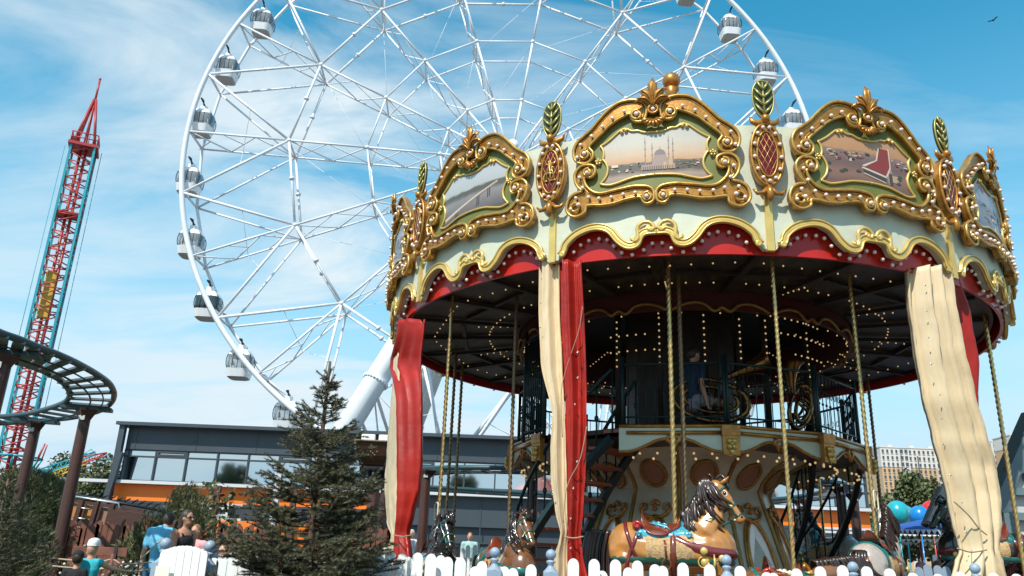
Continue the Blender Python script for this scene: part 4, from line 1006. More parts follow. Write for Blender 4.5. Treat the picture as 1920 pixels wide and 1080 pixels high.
    b = MB(); b.tube([poll+hd*.93-up_*.055+V((0, q*.045, 0)) for q in (-1, -.5, 0, .5, 1)], .014, 6); b.build('teeth', H_IV, h)
    b = MB()
    def hring(t, m_=1.0, r_=.013, sc=1.12):
        c = poll+hd*t; R_ = .105-.05*t
        pts = []
        for i in range(20):
            q = 2*pi*i/20; d = V((0, cos(q), 0))+up_*sin(q); d.normalize(); p = hit(c+d*.5, -d, .004); pts.append(p or c+d*R_)
        b.tube(pts, r_, 5, closed=True)
    hring(.12); hring(.62); hring(.9, r_=.01)
    for s in (-1, 1):
        pts = []
        for i in range(9):
            c = poll+hd*(.12+.78*i/8)-up_*.01; d = V((0, s, 0)); p = hit(c+d*.4, -d, .004); pts.append(p or c+d*.08)
        b.tube(pts, .012, 5)
        c = pts[5]; b.tube([c, c-up_*.08+V((-.1, s*.05, -.1)), V(cr_[1])+V((.02, s*.24, -.02)), V((.2, s*.1, -.02))], .008, 5)
    br = b.build('bridle', strap if strap is not H_GRN else H_TEAL, h)
    b = MB()
    for s in (-1, 1):
        for t in (.12, .62): b.ball(poll+hd*t+V((0, s*.1*(1-.3*t), 0)), .022, 8, 6, (1, .5, 1))
    b.build('bridle_rosette', GOLDL, br)
    b = MB(); b.tube([V((.12, -.05, .06)), V((.15, 0, .1)), V((.2, 0, .06)), V((.24, 0, .0))], [.02, .035, .03, .012], 7); b.tube([V((.1, -.13, .0)), V((.18, -.15, -.02)), V((.24, -.13, .0)), V((.25, -.12, .05))], [.018, .022, .02, .01], 7); b.build('pommel', GOLD, h)
    b = MB()
    for s in (-1, 1):
        p0 = surf(-.12, s*1.3, .06); b.tube([p0, p0+V((.02, s*.01, -.22))], .014, 5); b.tube([p0+V((.02, s*.01, -.22))+V((.05*cos(q), 0, .06*sin(q)-.05)) for q in [i*pi/6 for i in range(12)]], .009, 5, closed=True)
    b.build('stirrup', H_SAD, h)
    return h
HG = 'horses on the carousel'
def place(h, px, py, R, th=None, z=None, ang=None, pole=True, sc=1.0, plain=False, ring=False, far=False, ps=None, zt_=5.12):
    t_, z_ = cylpt(px, py, R, far); th = t_ if th is None else th; z = z_ if z is None else z
    p = CC+pol(th, R, z); a = th if ang is None else ang
    h.location = p; h.rotation_euler = (0, 0, a); h.scale = (sc, sc, sc)
    if pole:
        twistpole('pole', .0, 0, -.02, (zt_-p.z)/sc, ps or POLE, h); twistpole('pole', 0, 0, -(p.z-.38)/sc, -.1, ps or POLE, h, plain=True, r=.02)
    if ring:
        b = MB(); n = 20
        def sq(q): return V((math.copysign(abs(cos(q))**.4, cos(q))*.1, 0, math.copysign(abs(sin(q))**.4, sin(q))*.13))
        b.tube([V((0, -.045, .62))+sq(2*pi*i/n) for i in range(n)], .011, 6, closed=True); b.build('handle', H_IV, h)
    return h
hA = horse('tan horse with turquoise saddle cloth and black mane, nearest behind the white pickets', H_TAN, H_MANE, H_SAD, H_TQ, H_GRN, H_MAR, group=HG, voxel=.016)
place(hA, 1266, 985, 4.35)
print('horse A', hA.location)
hB = horse('brown horse with teal chest strap facing the camera at the foot of the stairs', H_BRN, H_BLK, H_SAD, H_TEAL, H_TEAL, H_TEAL, fine=False, group=HG, voxel=.024, seed=3)
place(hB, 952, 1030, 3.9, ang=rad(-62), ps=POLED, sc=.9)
hC = horse('black maned horse with blue cloth, leftmost in front of the grey building', H_BLK, H_BLK, H_SAD, H_TQ, H_TEAL, H_TEAL, fine=False, group=HG, voxel=.024, seed=4)
place(hC, 818, 1036, 4.72, ang=rad(-70), ring=True, sc=.9)
hD = horse('grey horse seen from behind with dark tail and teal harness, under a square handle', H_GRY, H_MANE, H_SAD, H_TEAL, H_TEAL, H_TEAL, fine=False, group=HG, voxel=.024, seed=5)
place(hD, 1645, 1024, 4.3, ang=rad(52), ring=True, ps=POLE, sc=.88)
hE = horse('black horse half hidden behind the cream curtain on the right', H_BLK, H_BLK, H_SAD, H_TEAL, H_TEAL, H_MAR, fine=False, group=HG, voxel=.026, seed=6)
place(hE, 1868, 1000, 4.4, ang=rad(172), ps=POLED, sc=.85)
hF = horse('low horse stretching forward with teal cloth, only its back showing above the pickets', H_BRN, H_MANE, H_SAD, H_TEAL, H_TEAL, H_TEAL, neck='low', fine=True, group=HG, voxel=.02, seed=7)
place(hF, 1489, 1072, 4.75, sc=.82)
hH = dup(hD, label='grey horse on the far side of the platform, to the right of the drum'); place(hH, 1545, 1010, 4.2, ang=rad(120), pole=False, far=True)
for c in list(hH.children):
    if c.name.startswith('handle'): bpy.data.objects.remove(c)
# other poles running from platform to ceiling
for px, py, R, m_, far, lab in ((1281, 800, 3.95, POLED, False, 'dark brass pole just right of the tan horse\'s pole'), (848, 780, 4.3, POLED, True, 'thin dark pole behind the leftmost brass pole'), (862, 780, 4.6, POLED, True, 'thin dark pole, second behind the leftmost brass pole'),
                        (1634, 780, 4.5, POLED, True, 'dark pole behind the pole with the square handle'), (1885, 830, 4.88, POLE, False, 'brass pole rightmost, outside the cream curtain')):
    th, z = cylpt(px, py, R, far); p = CC+pol(th, R, 0)
    t = thing('twisted_pole', lab, 'pole', (p.x, p.y, .38), 0, 'poles of the carousel')
    twistpole('shaft', 0, 0, 0, 4.68, m_, t); b = MB(); b.lathe([(.07, 0), (.07, .03), (.045, .06)], n=12, caps=True); b.build('base_collar', GOLDD, t)
# ------------------------------------------------------------------ brass horns on the upper deck
BRASS = mat('brass_horn', (.26, .13, .04), .22, .9, var=.2, scale=8)
def horn(name, label, px, py, R, ang, flip, s=1.0):
    th, z = cylpt(px, py, R); p = CC+pol(th, R, z)
    t = thing(name, label, 'tuba', p, ang)
    b = MB(); P = lambda x, z: V((x*s, 0, z*s))
    el = lambda cx, cz, a_, b_, q0, q1, n=20, y=0: [V(((cx+a_*cos(q0+(q1-q0)*i/n))*s, y, (cz+b_*sin(q0+(q1-q0)*i/n))*s)) for i in range(n+1)]
    b.tube(el(-.02, -.02, .5, .28, rad(60), rad(360+50)), [.03+.02*i/20 for i in range(21)], 10)
    b.tube(el(-.02, -.02, .36, .17, rad(80), rad(400), y=-.05), .03, 8); b.tube(el(.02, -.03, .24, .09, 0, 2*pi, y=.02), .022, 8)
    for i in range(3): b.rod(P(-.05+.09*i, -.16)+V((0, -.06, 0)), P(-.05+.09*i, .12)+V((0, -.06, 0)), .024, 8)
    b.build('tubing', BRASS, t)
    b = MB(); b.tube(cr([P(.28, .2), P(.1, .26), P(.25, .38), P(.5, .52), P(.66, .6)], 5), [.04+.17*(i/20)**3.2 for i in range(21)], 16, caps=False); b.build('bell', BRASS, t)
    t.rotation_euler = (0, flip, ang); return t
horn('tuba', 'large brass tuba lying behind the upper railing', 1335, 748, 2.45, rad(-5), rad(8), 1.12)
horn('tuba', 'dim brass horn standing further right behind the upper railing', 1500, 760, 2.5, rad(30), rad(-60), .75)
# ------------------------------------------------------------------ ground
def atz(px, py, z): d = ray(px, py); return V((0, 0, CAMH))+d*((z-CAMH)/d.z)
gm = MB(); G = 1500
gm.add([(-G, -G, 0), (G, -G, 0), (G, G, 0), (-G, G, 0)], [(0, 1, 2, 3)])
tag(gm.build('ground', mat('paving', (.125, .115, .10), .9, 0, var=.3, scale=.8, bump=.3, bscale=12)), kind='structure')
gm = MB(); gm.box((-8, 12.3, .06), (9, 16, .1)); tag(gm.build('lawn', mat('grass', (.05, .08, .02), .9, var=.5, scale=5, bump=.8, bscale=40)), kind='structure')
gm = MB(); gm.box((13, 32.2, .2), (42, 23.6, .4)); tag(gm.build('terrace', mat('terrace_paving', (.15, .14, .125), .9, var=.25, scale=2)), kind='structure')
gm = MB(); gm.box((-6.2, 9.2, .07), (9, .14, .14), bev=.02); tag(gm.build('kerb', mat('kerb', (.6, .58, .54), .8, var=.15)), kind='structure')
# ------------------------------------------------------------------ foliage
def leafmat(name, c, c2, sc=4):
    m = mat(name, c, .55, 0, var=0, scale=sc, col2=c2); return m
SPR = leafmat('spruce_needles', (.12, .115, .05), (.04, .045, .022), 9); SPR2 = leafmat('pine_needles', (.19, .19, .085), (.06, .075, .035), 3)
LEAF = leafmat('tree_leaves', (.13, .145, .05), (.045, .06, .022), 1.2); BARK = mat('bark', (.12, .085, .06), .85, 0, var=.4, scale=14, bump=.8, bscale=30); BARKL = mat('fresh_bark', (.11, .06, .035), .8, 0, var=.4, scale=18, bump=.6)
def needle_twig(b, p, q, ln, dens, rn, w_=.0016, back=0):
    d = q-p; L_ = d.length; t = d.normalized() if L_ > 0 else V((0, 0, 1)); x = t.orthogonal().normalized(); y = t.cross(x)
    for i in range(int(L_*dens)):
        o = p+d*rn.random(); a = rn.uniform(0, 2*pi); s = x*cos(a)+y*sin(a); e = (s*.8+t*.75+V((0, 0, .12))).normalized()*ln*rn.uniform(.7, 1.1)
        sd = e.cross(s+V((.01, .02, 0))).normalized()*w_
        n = len(b.v); b.v += [tuple(o-sd), tuple(o+sd), tuple(o+e)]; b.f.append([n, n+1, n+2]); b.m.append(0); b.sm.append(False)
def conifer(name, label, base, H, R, whorls, per, seed, nl=.022, dens=260, m=SPR, tr=.035, lift=.35, group=None, profile=None, w_=.0016, top_bare=.0, cat='spruce'):
    rn = random.Random(seed); t = thing(name, label, cat, base, 0, group)
    lean = V((rn.uniform(-.02, .02), 0, 0)); b = MB(); pts = [V((0, 0, 0))+lean*(i/8)+V((0, 0, H*i/8)) for i in range(9)]
    b.tube(pts, [tr*(1-.75*i/8) for i in range(9)], 9); b.build('trunk', BARKL if top_bare else BARK, t)
    nb = MB(); wb = MB()
    for w_i in range(whorls):
        f = (w_i+.5)/whorls; z = H*(.04+.9*f)
        rad_ = (profile(f) if profile else R*(1-f)**.8)
        n_ = max(3, int(per*(1-.5*f)))
        for k in range(n_):
            a = rn.uniform(0, 2*pi); L_ = rad_*rn.uniform(.62, 1.12); o = V((lean.x*f, 0, z+rn.uniform(-.5, .5)*H/whorls))
            up = lift*(.35+.9*f)+rn.uniform(-.12, .15); d = V((cos(a), sin(a), up)).normalized()
            P = [o+d*L_*q+V((0, 0, -.12*L_*sin(pi*q)+.10*L_*q*q)) for q in (0, .25, .5, .75, 1)]
            wb.tube(P, [.009*(1.2-q)*max(.5, L_*1.6) for q in (0, .25, .5, .75, 1)], 4)
            needle_twig(nb, P[1], P[2], nl, dens, rn, w_); needle_twig(nb, P[2], P[4], nl, dens*1.25, rn, w_)
            ns = int(3+L_*16)
            for j in range(ns):
                q = .22+.75*(j+rn.random())/ns; i0 = min(3, int(q*4)); c = P[i0].lerp(P[i0+1], q*4-i0); s = 1 if j % 2 else -1
                side = d.cross(V((0, 0, 1))).normalized()*s; dd = (side*.75+d*.65+V((0, 0, rn.uniform(-.25, .25)))).normalized(); l2 = L_*(.42-.28*q)*rn.uniform(.7, 1.2)+.03
                wb.rod(c, c+dd*l2, .003, 3); needle_twig(nb, c, c+dd*l2, nl, dens*1.15, rn, w_)
                if l2 > .12:
                    for s2 in (-1, 1):
                        c2 = c+dd*l2*.5; d3 = (dd+dd.cross(V((0, 0, 1)))*s2*.9).normalized(); needle_twig(nb, c2, c2+d3*l2*.4, nl, dens, rn, w_)
    # leader shoots
    for k in range(7):
        a = rn.uniform(0, 6.28); z = H*rn.uniform(.86, .97); o = V((lean.x, 0, z)); e = o+V((cos(a), sin(a), .55)).normalized()*rn.uniform(.07, .15)*H/2; wb.rod(o, e, .006, 4); needle_twig(nb, o, e, nl*.9, dens*1.3, rn, w_)
    wb.build('branch', BARK, t); tag(nb.build('needles', m, t), kind='stuff'); return t
sp = at(577, 1060, 6.3)
conifer('spruce_tree', 'young spruce with bare cut leader, standing before the white fence', (sp.x, 6.3, 0), 2.66, .95, 28, 14, 11, nl=.028, dens=480, w_=.0027, tr=.04, lift=.22, top_bare=1, cat='spruce',
        profile=lambda f: (.78 if f < .25 else .78-(f-.25)*.84) if f < .86 else .19-.9*(f-.86))
lp = at(10, 1060, 7.5)
conifer('spruce_tree', 'dark spruce cut off by the left edge of the view', (lp.x-.15, 7.5, 0), 1.75, .75, 11, 12, 5, nl=.03, dens=220, w_=.003, lift=.3, cat='spruce')
def tufttree(name, label, base, H, rx, rz, n, seed, m=SPR2, sz=.09, cat='pine', trunk=.05, group=None, blobs=9, clear=0.0, lf='foliage', spiky=True, bark=BARK):
    rn = random.Random(seed); t = thing(name, label, cat, base, 0, group); b = MB()
    zc = H-rz
    b.tube([V((0, 0, 0)), V((.02*H, 0, H*.4)), V((0, .02*H, H*.85))], [trunk, trunk*.8, trunk*.25], 7)
    bl = []
    for i in range(blobs):
        a = rn.uniform(0, 2*pi); e = rn.uniform(-.9, 1); q = sqrt(max(0, 1-e*e)); c = V((rx*.62*q*cos(a), rx*.62*q*sin(a), zc+rz*.62*e)); bl.append((c, rn.uniform(.35, .55)))
        b.tube([V((0, 0, max(.1*H, zc-rz*.5))), (c+V((0, 0, zc)))*.5, c], [trunk*.45, trunk*.3, trunk*.1], 5)
    b.build('trunk', bark, t); f = MB()
    for i in range(n):
        c, r_ = bl[rn.randrange(len(bl))]; d = V((rn.gauss(0, 1), rn.gauss(0, 1), rn.gauss(0, 1))).normalized(); rr = rn.random()**.4
        p = c+V((d.x*rx*r_*rr, d.y*rx*r_*rr, d.z*rz*r_*rr)); o = (p-V((0, 0, zc-.3*rz))).normalized()
        if spiky:
            e = (o*.6+V((rn.uniform(-.5, .5), rn.uniform(-.5, .5), rn.uniform(0, .9)))).normalized()
            for k in range(5):
                g = (e+V((rn.uniform(-.55, .55), rn.uniform(-.55, .55), rn.uniform(-.3, .55)))).normalized()*sz*rn.uniform(.6, 1.2); s = g.orthogonal().normalized()*sz*.07; nn = len(f.v)
                f.v += [tuple(p-s), tuple(p+s), tuple(p+g)]; f.f.append([nn, nn+1, nn+2]); f.m.append(0); f.sm.append(False)
        else:
            a = V((rn.uniform(-1, 1), rn.uniform(-1, 1), rn.uniform(-1, 1))).normalized(); s = a.orthogonal().normalized()*sz*rn.uniform(.5, 1); a2 = a.cross(s).normalized()*sz*rn.uniform(.4, .8); nn = len(f.v)
            f.v += [tuple(p-s), tuple(p+a2), tuple(p+s), tuple(p-a2)]; f.f.append([nn, nn+1, nn+2, nn+3]); f.m.append(0); f.sm.append(False)
    tag(f.build(lf, m, t), kind='stuff'); return t
def onground(px, Y, py=1060): p = at(px, py, Y); return (p.x, Y, 0)
SH = 'pine shrubs on the left lawn'
tufttree('pine_shrub', 'round pine shrub beside the man in the blue shirt', onground(303, 14), 2.25, .72, 1.05, 9000, 21, sz=.1, group=SH, blobs=16)
tufttree('pine_shrub', 'broad pine shrub behind the leaning brown posts at far left', onground(22, 15.5), 2.5, .85, .95, 12000, 22, sz=.11, group=SH, blobs=20)
tufttree('pine_shrub', 'dark low pine shrub in the lower left corner', onground(-20, 9.5), 1.75, .62, .8, 6000, 23, m=SPR, sz=.09, group=SH, blobs=14)
tufttree('sapling', 'thin leafy sapling in front of the orange wall', onground(388, 16), 2.7, .45, .95, 260, 24, m=LEAF, sz=.07, cat='sapling', trunk=.018, blobs=7, spiky=False, lf='leaves')
TG = 'leafy trees in the distance'
for i, (px, Y, H, rx, rz, lab) in enumerate(((130, 62, 6.6, 2.6, 2.6, 'green tree behind the leaning posts, left of the grey building'), (185, 58, 7.2, 2.3, 2.8, 'green tree just left of the slanted building edge'), (95, 68, 8.3, 2.3, 3., 'rusty green tree below the turquoise ride arm'), (30, 66, 7, 3, 3, 'dark green tree at the foot of the drop tower'),
        (1695, 60, 7.5, 2.4, 2.9, 'dark green tree left of the cream apartment block foot'), (1748, 55, 8.3, 2., 3.1, 'green tree in front of the cream apartment block'), (1722, 80, 9.2, 2.8, 3.6, 'tall pale green tree among the balloons'), (1850, 70, 9, 3, 3.5, 'green tree behind the cream curtain'))):
    tufttree('leafy_tree', lab, onground(px, Y), H, rx, rz, 9000, 30+i, m=LEAF, sz=.17, cat='tree', trunk=.16, group=TG, blobs=12, spiky=False, lf='leaves')
# trees that stand behind the photographer and mirror in the facade
for i, (x, H) in enumerate(((-21, 15.0), (-13.5, 16.8), (-3, 14.5), (5, 17.5), (19, 15.5))):
    tufttree('leafy_tree', f'tree behind the photographer, {["first","second","third","fourth","fifth"][i]} from the left of its row', (x*1.9, -31+2*(i % 2), 0), H, 3.4, 4.4, 3000, 60+i, m=LEAF, sz=.5, cat='tree', trunk=.25, group='row of trees behind the photographer', blobs=14, spiky=False, lf='leaves')
# ------------------------------------------------------------------ grey and orange building
BY = 45.0
GREYP = mat('grey_panel', (.055, .07, .085), .45, .2, var=.1, scale=.8); ORNG = mat('orange_panel', (.92, .19, .008), .45, 0, var=.06, scale=1); MIRG = mat('mirror_glazing', (.62, .70, .73), .04, 1.0); DKG = mat('dark_glazing', (.02, .025, .03), .06, 0, spec=.8, coat=.4)
FRM = mat('window_frame', (.045, .055, .065), .4); LEDG = mat('ledge', (.55, .56, .57), .5)
def bz(px, py): return at(px, py, BY)
xl, xr = bz(225, 905).x, bz(1622, 900).x; xm = bz(705, 900).x
zr = bz(400, 805).z; zf = bz(400, 848).z; zg2 = bz(400, 861).z; zg = bz(400, 907).z; zo = bz(400, 914).z; zw = bz(400, 944).z; zs = bz(400, 975).z
bd = thing('exhibition_hall', 'long grey hall with mirror glazing and orange bands behind the rides', 'building', ((xl+xr)/2, BY, 0), world=True)
b = MB(); b.box(((xl+xr)/2, BY+9, zr/2), (xr-xl-.1, 17.6, zr-.1)); b.build('wall', GREYP, bd)
b = MB(); b.box(((xl+xr)/2, BY+8.6, zr+.03), (xr-xl+.8, 18.6, .12)); b.box(((xl+xr)/2, BY-.76, zr+.05), (xr-xl+.9, .1, .18)); b.build('roof', GREYP, bd)
b = MB(); b.box(((xl+xr)/2, BY+.02, (zr+zf)/2), (xr-xl, .3, zr-zf))
for i in range(14): b.box((xl+.5+i*3.3, BY-.14, (zr+zf)/2), (.05, .03, zr-zf))
b.build('fascia', GREYP, bd)
pw = (xr-xl)/24
for i in range(24):
    x0 = xl+i*pw; xc = x0+pw/2; rn = random.Random(i)
    for (a_, c_) in ((zf, zg2), (zg2, zg)):
        if a_ == zf and i % 4 == 1: pass
        b = MB(); e = rn.uniform(-.006, .006); b.add([(x0+.04, BY+.05+e, c_+.03), (x0+pw-.04, BY+.05-e, c_+.03), (x0+pw-.04, BY+.05-e+.01, a_-.03), (x0+.04, BY+.05+e+.01, a_-.03)], [(0, 1, 2, 3)]); wnd = b.build('window', MIRG, bd)
        if a_ == zf and i % 4 == 1:
            b = MB()
            for z in (c_+.1, a_-.1): b.box((xc, BY-.03, z), (pw-.1, .1, .1))
            for x in (x0+.1, x0+pw-.1): b.box((x, BY-.03, (a_+c_)/2), (.1, .1, a_-c_-.3))
            b.build('frame', FRM, wnd)
b = MB()
for i in range(25): b.box((xl+i*pw, BY, (zf+zg)/2), (.075, .16, zf-zg))
for z in (zf-.02, zg2, zg+.02): b.box(((xl+xr)/2, BY+.004, z), (xr-xl, .15, .07))
b.build('mullion', FRM, bd)
b = MB(); b.box(((xl+xr)/2-1.2, BY-.3, (zg+zo)/2), (xr-xl+3.5, .6, .16)); b.build('ledge', LEDG, bd)
for (x0, x1) in ((xl-.2, xm), (bz(1400, 900).x, xr)):
    b = MB(); b.box(((x0+x1)/2, BY+.0, (zo+zw)/2), (x1-x0, .2, zo-zw)); b.box(((x0+x1)/2, BY+.0, zs/2), (x1-x0, .2, zs)); b.build('orange_band', ORNG, bd)
    n = int((x1-x0)/3.1)
    for i in range(n):
        xx = x0+(i+.5)*(x1-x0)/n; b = MB(); b.box((xx, BY+.02, (zw+zs)/2), ((x1-x0)/n, .1, zw-zs)); wn_ = b.build('window', DKG, bd)
        b = MB()
        for z in (zw-.06, zs+.06): b.box((xx, BY-.06, z), ((x1-x0)/n, .08, .12))
        if i % 3 == 1:
            for s in (-1, 1): b.box((xx+s*.95, BY-.07, (zw+zs)/2), (.13, .08, zw-zs-.3))
            for z in (zw-.25, zs+.25): b.box((xx, BY-.075, z), (1.8, .08, .12))
        b.build('frame', LEDG if i % 3 == 1 else FRM, wn_)
x0, x1 = xm, bz(1400, 900).x
b = MB(); b.box(((x0+x1)/2, BY-.0, (zg+1.4)/2+.9), (x1-x0, .2, zg-2.6)); 
for i in range(8): b.box((x0+(x1-x0)*i/7, BY-.12, 3.6), (.05, .04, 2.6))
b.build('grey_cladding', GREYP, bd)
b = MB(); b.box(((x0+x1)/2, BY, 1.05), (x1-x0, .15, 2.1)); wn_ = b.build('window', DKG, bd)
b = MB()
for i in range(22): b.box((x0+(x1-x0)*i/21, BY-.1, 1.05), (.08, .08, 2.1))
b.box(((x0+x1)/2, BY-.101, 2.1), (x1-x0, .08, .1)); b.build('frame', FRM, wn_)
RC = mat('rust_column', (.09, .035, .022), .6)
for px in (420, 560, 700): b = MB(); p = bz(px, 960); b.box((p.x, BY-1.4, zo/2), (.28, .28, zo)); b.build('column', RC, bd)
b = MB(); p = bz(532, 940); b.box((p.x, BY-1.6, 2.6), (.32, .32, 5.2)); b.build('white_post', LEDG, bd)
b = MB(); b.bar((xl-.15, BY-.5, zr), (xl-.15, BY-.5, zg), .3, .3); b.bar((xl+.1, BY-.8, zg+1.4), (xl-.6, BY-.8, .1), .3, .28); b.build('slanted_strut', GREYP, bd)
# ------------------------------------------------------------------ coaster track on brown posts
RAIL = mat('track_steel', (.03, .07, .08), .4, 0, var=.1, scale=2); TIE = mat('track_tie', (.16, .185, .2), .45, .4, var=.15, scale=3); POST = mat('post_brown', (.065, .023, .015), .5, 0, var=.25, scale=5, coat=.15); LBL = mat('post_label', (.5, .5, .48), .5)
def track(name, label, outer, inner, posts, closed=False, rr=.043, nt_=16, tz=3.3, pr=.085):
    t = thing(name, label, 'coaster track', V((0, 0, 0)), world=True); po = cr(outer, 8, closed); pi_ = cr(inner, 8, closed)
    b = MB(); b.tube(po, rr, 12, closed); b.build('rail', RAIL, t); b = MB(); b.tube(pi_, rr, 12, closed); b.build('rail', RAIL, t)
    for i in range(nt_):
        q = (i+.5)/nt_; a, c = po[int(q*(len(po)-1))], pi_[int(q*(len(pi_)-1))]; b = MB(); d = V((0, 0, -.03))
        b.bar(a+d, c+d, .13, .03); b.build('tie', TIE, t)
    b = MB(); mid = [po[int(i*(len(po)-1)/39)].lerp(pi_[int(i*(len(pi_)-1)/39)], .5)+V((0, 0, -.09)) for i in range(40)]
    b.tube(mid, .014, 5, closed); b.tube([po[int(i*(len(po)-1)/39)].lerp(pi_[int(i*(len(pi_)-1)/39)], .22)+V((0, 0, -.07)) for i in range(40)], .011, 5, closed)
    b.build('cable', BLACK, t)
    for (x, y, w1, w2) in posts:
        b = MB(); b.lathe([(pr*1.15, 0), (pr*1.1, tz*.5), (pr, tz-.18)], (x, y, 0), 16); b.lathe([(pr, tz-.28), (pr*2.1, tz-.12), (pr*2.1, tz-.09)], (x, y, 0), 4, smooth=False, caps=True); p_ = b.build('post', POST, t)
        b = MB(); b.box((x, y, tz-.08), (.75, .22, .05), rz=w1); b.build('head_plate', RAIL, p_)
        b = MB(); b.box((x-.0, y-pr-.025, tz-.24), (.1, .012, .07)); b.build('label_plate', LBL, p_)
    return t
TZ = 3.38
O = [atz(x, y, TZ) for x, y in ((-60, 598), (0, 624), (37, 637), (74, 652), (111, 666), (148, 683), (185, 704), (207, 722), (214, 741), (207, 757), (190, 769), (164, 777), (135, 783), (100, 787), (50, 790), (0, 793), (-60, 796))]
I = [atz(x, y, TZ) for x, y in ((-60, 650), (0, 668), (30, 677), (56, 685), (83, 696), (111, 711), (126, 726), (131, 740), (124, 752), (108, 760), (83, 768), (56, 775), (18, 780), (-20, 782), (-60, 784))]
pp = [atz(165, 757, TZ), atz(70, 782, TZ), atz(14, 650, TZ)]
track('coaster_track', 'curved dark steel coaster track on three brown posts at the left edge', O, I, [(pp[0].x, pp[0].y, 0), (pp[1].x, pp[1].y, 0), (pp[2].x, pp[2].y, 0)] and [(p.x, p.y, .3, 0) for p in pp], tz=TZ, nt_=20)
T2 = 3.3; C2 = [atz(x, y, T2) for x, y in ((655, 905), (683, 893), (790, 879), (940, 877), (1100, 882), (1300, 890), (1450, 896), (1560, 904), (1612, 918), (1560, 932), (1440, 941), (1200, 938), (950, 926), (760, 915), (680, 912))]
cen = sum(C2, V((0, 0, 0)))/len(C2); I2 = []
for i, p in enumerate(C2):
    tn = (C2[(i+1) % len(C2)]-C2[i-1]).normalized(); nn = V((tn.y, -tn.x, 0)); nn = nn if nn.dot(cen-p) > 0 else -nn; I2.append(p+nn*.85)
pcs = [atz(x, y, T2-.1) for x, y in ((706, 893), (722, 908), (800, 882), (1000, 882), (1180, 888), (1400, 897), (1575, 915), (1600, 926), (1500, 938), (1300, 942))]
track('coaster_track', 'oval coaster track on brown posts seen behind the carousel', C2, I2, [(p.x, p.y, 0, 0) for p in pcs], closed=True, nt_=60, tz=T2, rr=.06, pr=.11)
# ship shaped car
WOOD = mat('dark_planks', (.10, .045, .025), .5, 0, var=.5, scale=3, stretch=(1, 1, 14), coat=.2)
p = at(706, 876, 20.2)
sc_ = thing('ship_car', 'wooden ship shaped coaster car with two white seat backs carrying two riders', 'coaster car', (p.x, p.y, p.z), 0)
b = MB(); vs = []
for z, hx, hy in ((0, .26, .5), (.2, .36, .68), (.42, .4, .8), (.52, .43, .85)):
    vs += [(-hx, -hy, z), (hx, -hy, z), (hx, hy, z), (-hx, hy, z)]
b.add(vs, [(k*4+i, k*4+(i+1) % 4, (k+1)*4+(i+1) % 4, (k+1)*4+i) for k in range(3) for i in range(4)]+[(3, 2, 1, 0)]); b.build('hull', WOOD, sc_)
b = MB(); b.tube([(-.44, -.86, .52), (.44, -.86, .52), (.44, .86, .54), (-.44, .86, .54)], .025, 6, closed=True); 
for s in (-1, 1): b.tube([(s*.43, -.86, .52), (s*.39, -.8, .2), (s*.28, -.6, -.02)], .025, 6)
for k in range(5): b.ball((-.1+.05*k, -.77, .2+.04*((k*2) % 3)), .022, 6, 5)
b.build('rim', mat('rope_trim', (.2, .15, .1), .7), sc_)
for s in (-1, 1): b = MB(); b.box((s*.21, -.3, .6), (.34, .12, .3), bev=.04); b.build('seat_back', WHITEP, sc_)
b = MB()
for s in (-1, 1): b.lathe([(.09, -.03), (.09, .03)], (s*.3, -.4, -.06), 10, axis=Matrix.Rotation(pi/2, 3, 'Y'), caps=True); b.lathe([(.09, -.03), (.09, .03)], (s*.3, .4, -.06), 10, axis=Matrix.Rotation(pi/2, 3, 'Y'), caps=True)
b.box((0, 0, -.05), (.5, 1.0, .06)); b.build('chassis', BLACK, sc_)
# ------------------------------------------------------------------ drop tower and swing arms
TRQ = mat('turquoise_steel', (.02, .33, .40), .4, 0, var=.12); TRED = mat('red_steel', (.42, .045, .04), .4, 0, var=.12); YEL = mat('yellow_weight', (.62, .38, .04), .5)
tb = at(160, 268, 60); TX, TY = tb.x+.0, 60.0
ztop = at(160, 280, 60).z
tw = thing('drop_tower', 'tall red and turquoise lattice drop tower with a pointed crown', 'drop tower', (TX, TY, 0))
sq = .86; ra = rad(24); cs = [V((sq*sqrt(2)*cos(ra+pi/4+k*pi/2), sq*sqrt(2)*sin(ra+pi/4+k*pi/2), 0)) for k in range(4)]
for c in cs: b = MB(); b.bar(c, c+V((0, 0, ztop)), .17, .17, up=(cos(ra), sin(ra), 0)); b.build('leg', TRQ, tw)
nz = 21; hz = ztop/nz
for k in range(4):
    b = MB(); c0, c1 = cs[k]*.97, cs[(k+1) % 4]*.97
    for i in range(nz):
        z0, z1 = i*hz, (i+1)*hz; b.rod(c0+V((0, 0, z0)), c1+V((0, 0, z0)), .05, 5)
        b.rod((c0 if i % 2 else c1)+V((0, 0, z0)), (c1 if i % 2 else c0)+V((0, 0, z0+hz/2)), .055, 5); b.rod((c1 if i % 2 else c0)+V((0, 0, z0+hz/2)), (c0 if i % 2 else c1)+V((0, 0, z1)), .055, 5)
    b.build('lattice', TRED, tw)
b = MB()
for dx in (-.22, .22): b.rod((dx, 0, 0), (dx, 0, ztop), .12, 6)
for i in range(nz*2): b.rod((-.22, 0, i*hz/2), (.22, 0, i*hz/2), .05, 4)
b.build('core_ladder', TRED, tw)
za, zb_ = at(100, 512, 60).z, at(88, 598, 60).z
b = MB(); b.box((-.1, -.2, (za+zb_)/2), (.75, .5, za-zb_), rz=ra, bev=.06); b.build('counterweight', YEL, tw)
b = MB(); b.box((0, 0, at(150, 405, 60).z), (1.7, 1.7, .12), rz=ra); b.box((0, 0, ztop), (2.2, 2.2, .25), rz=ra); b.build('platform', TRED, tw)
b = MB()
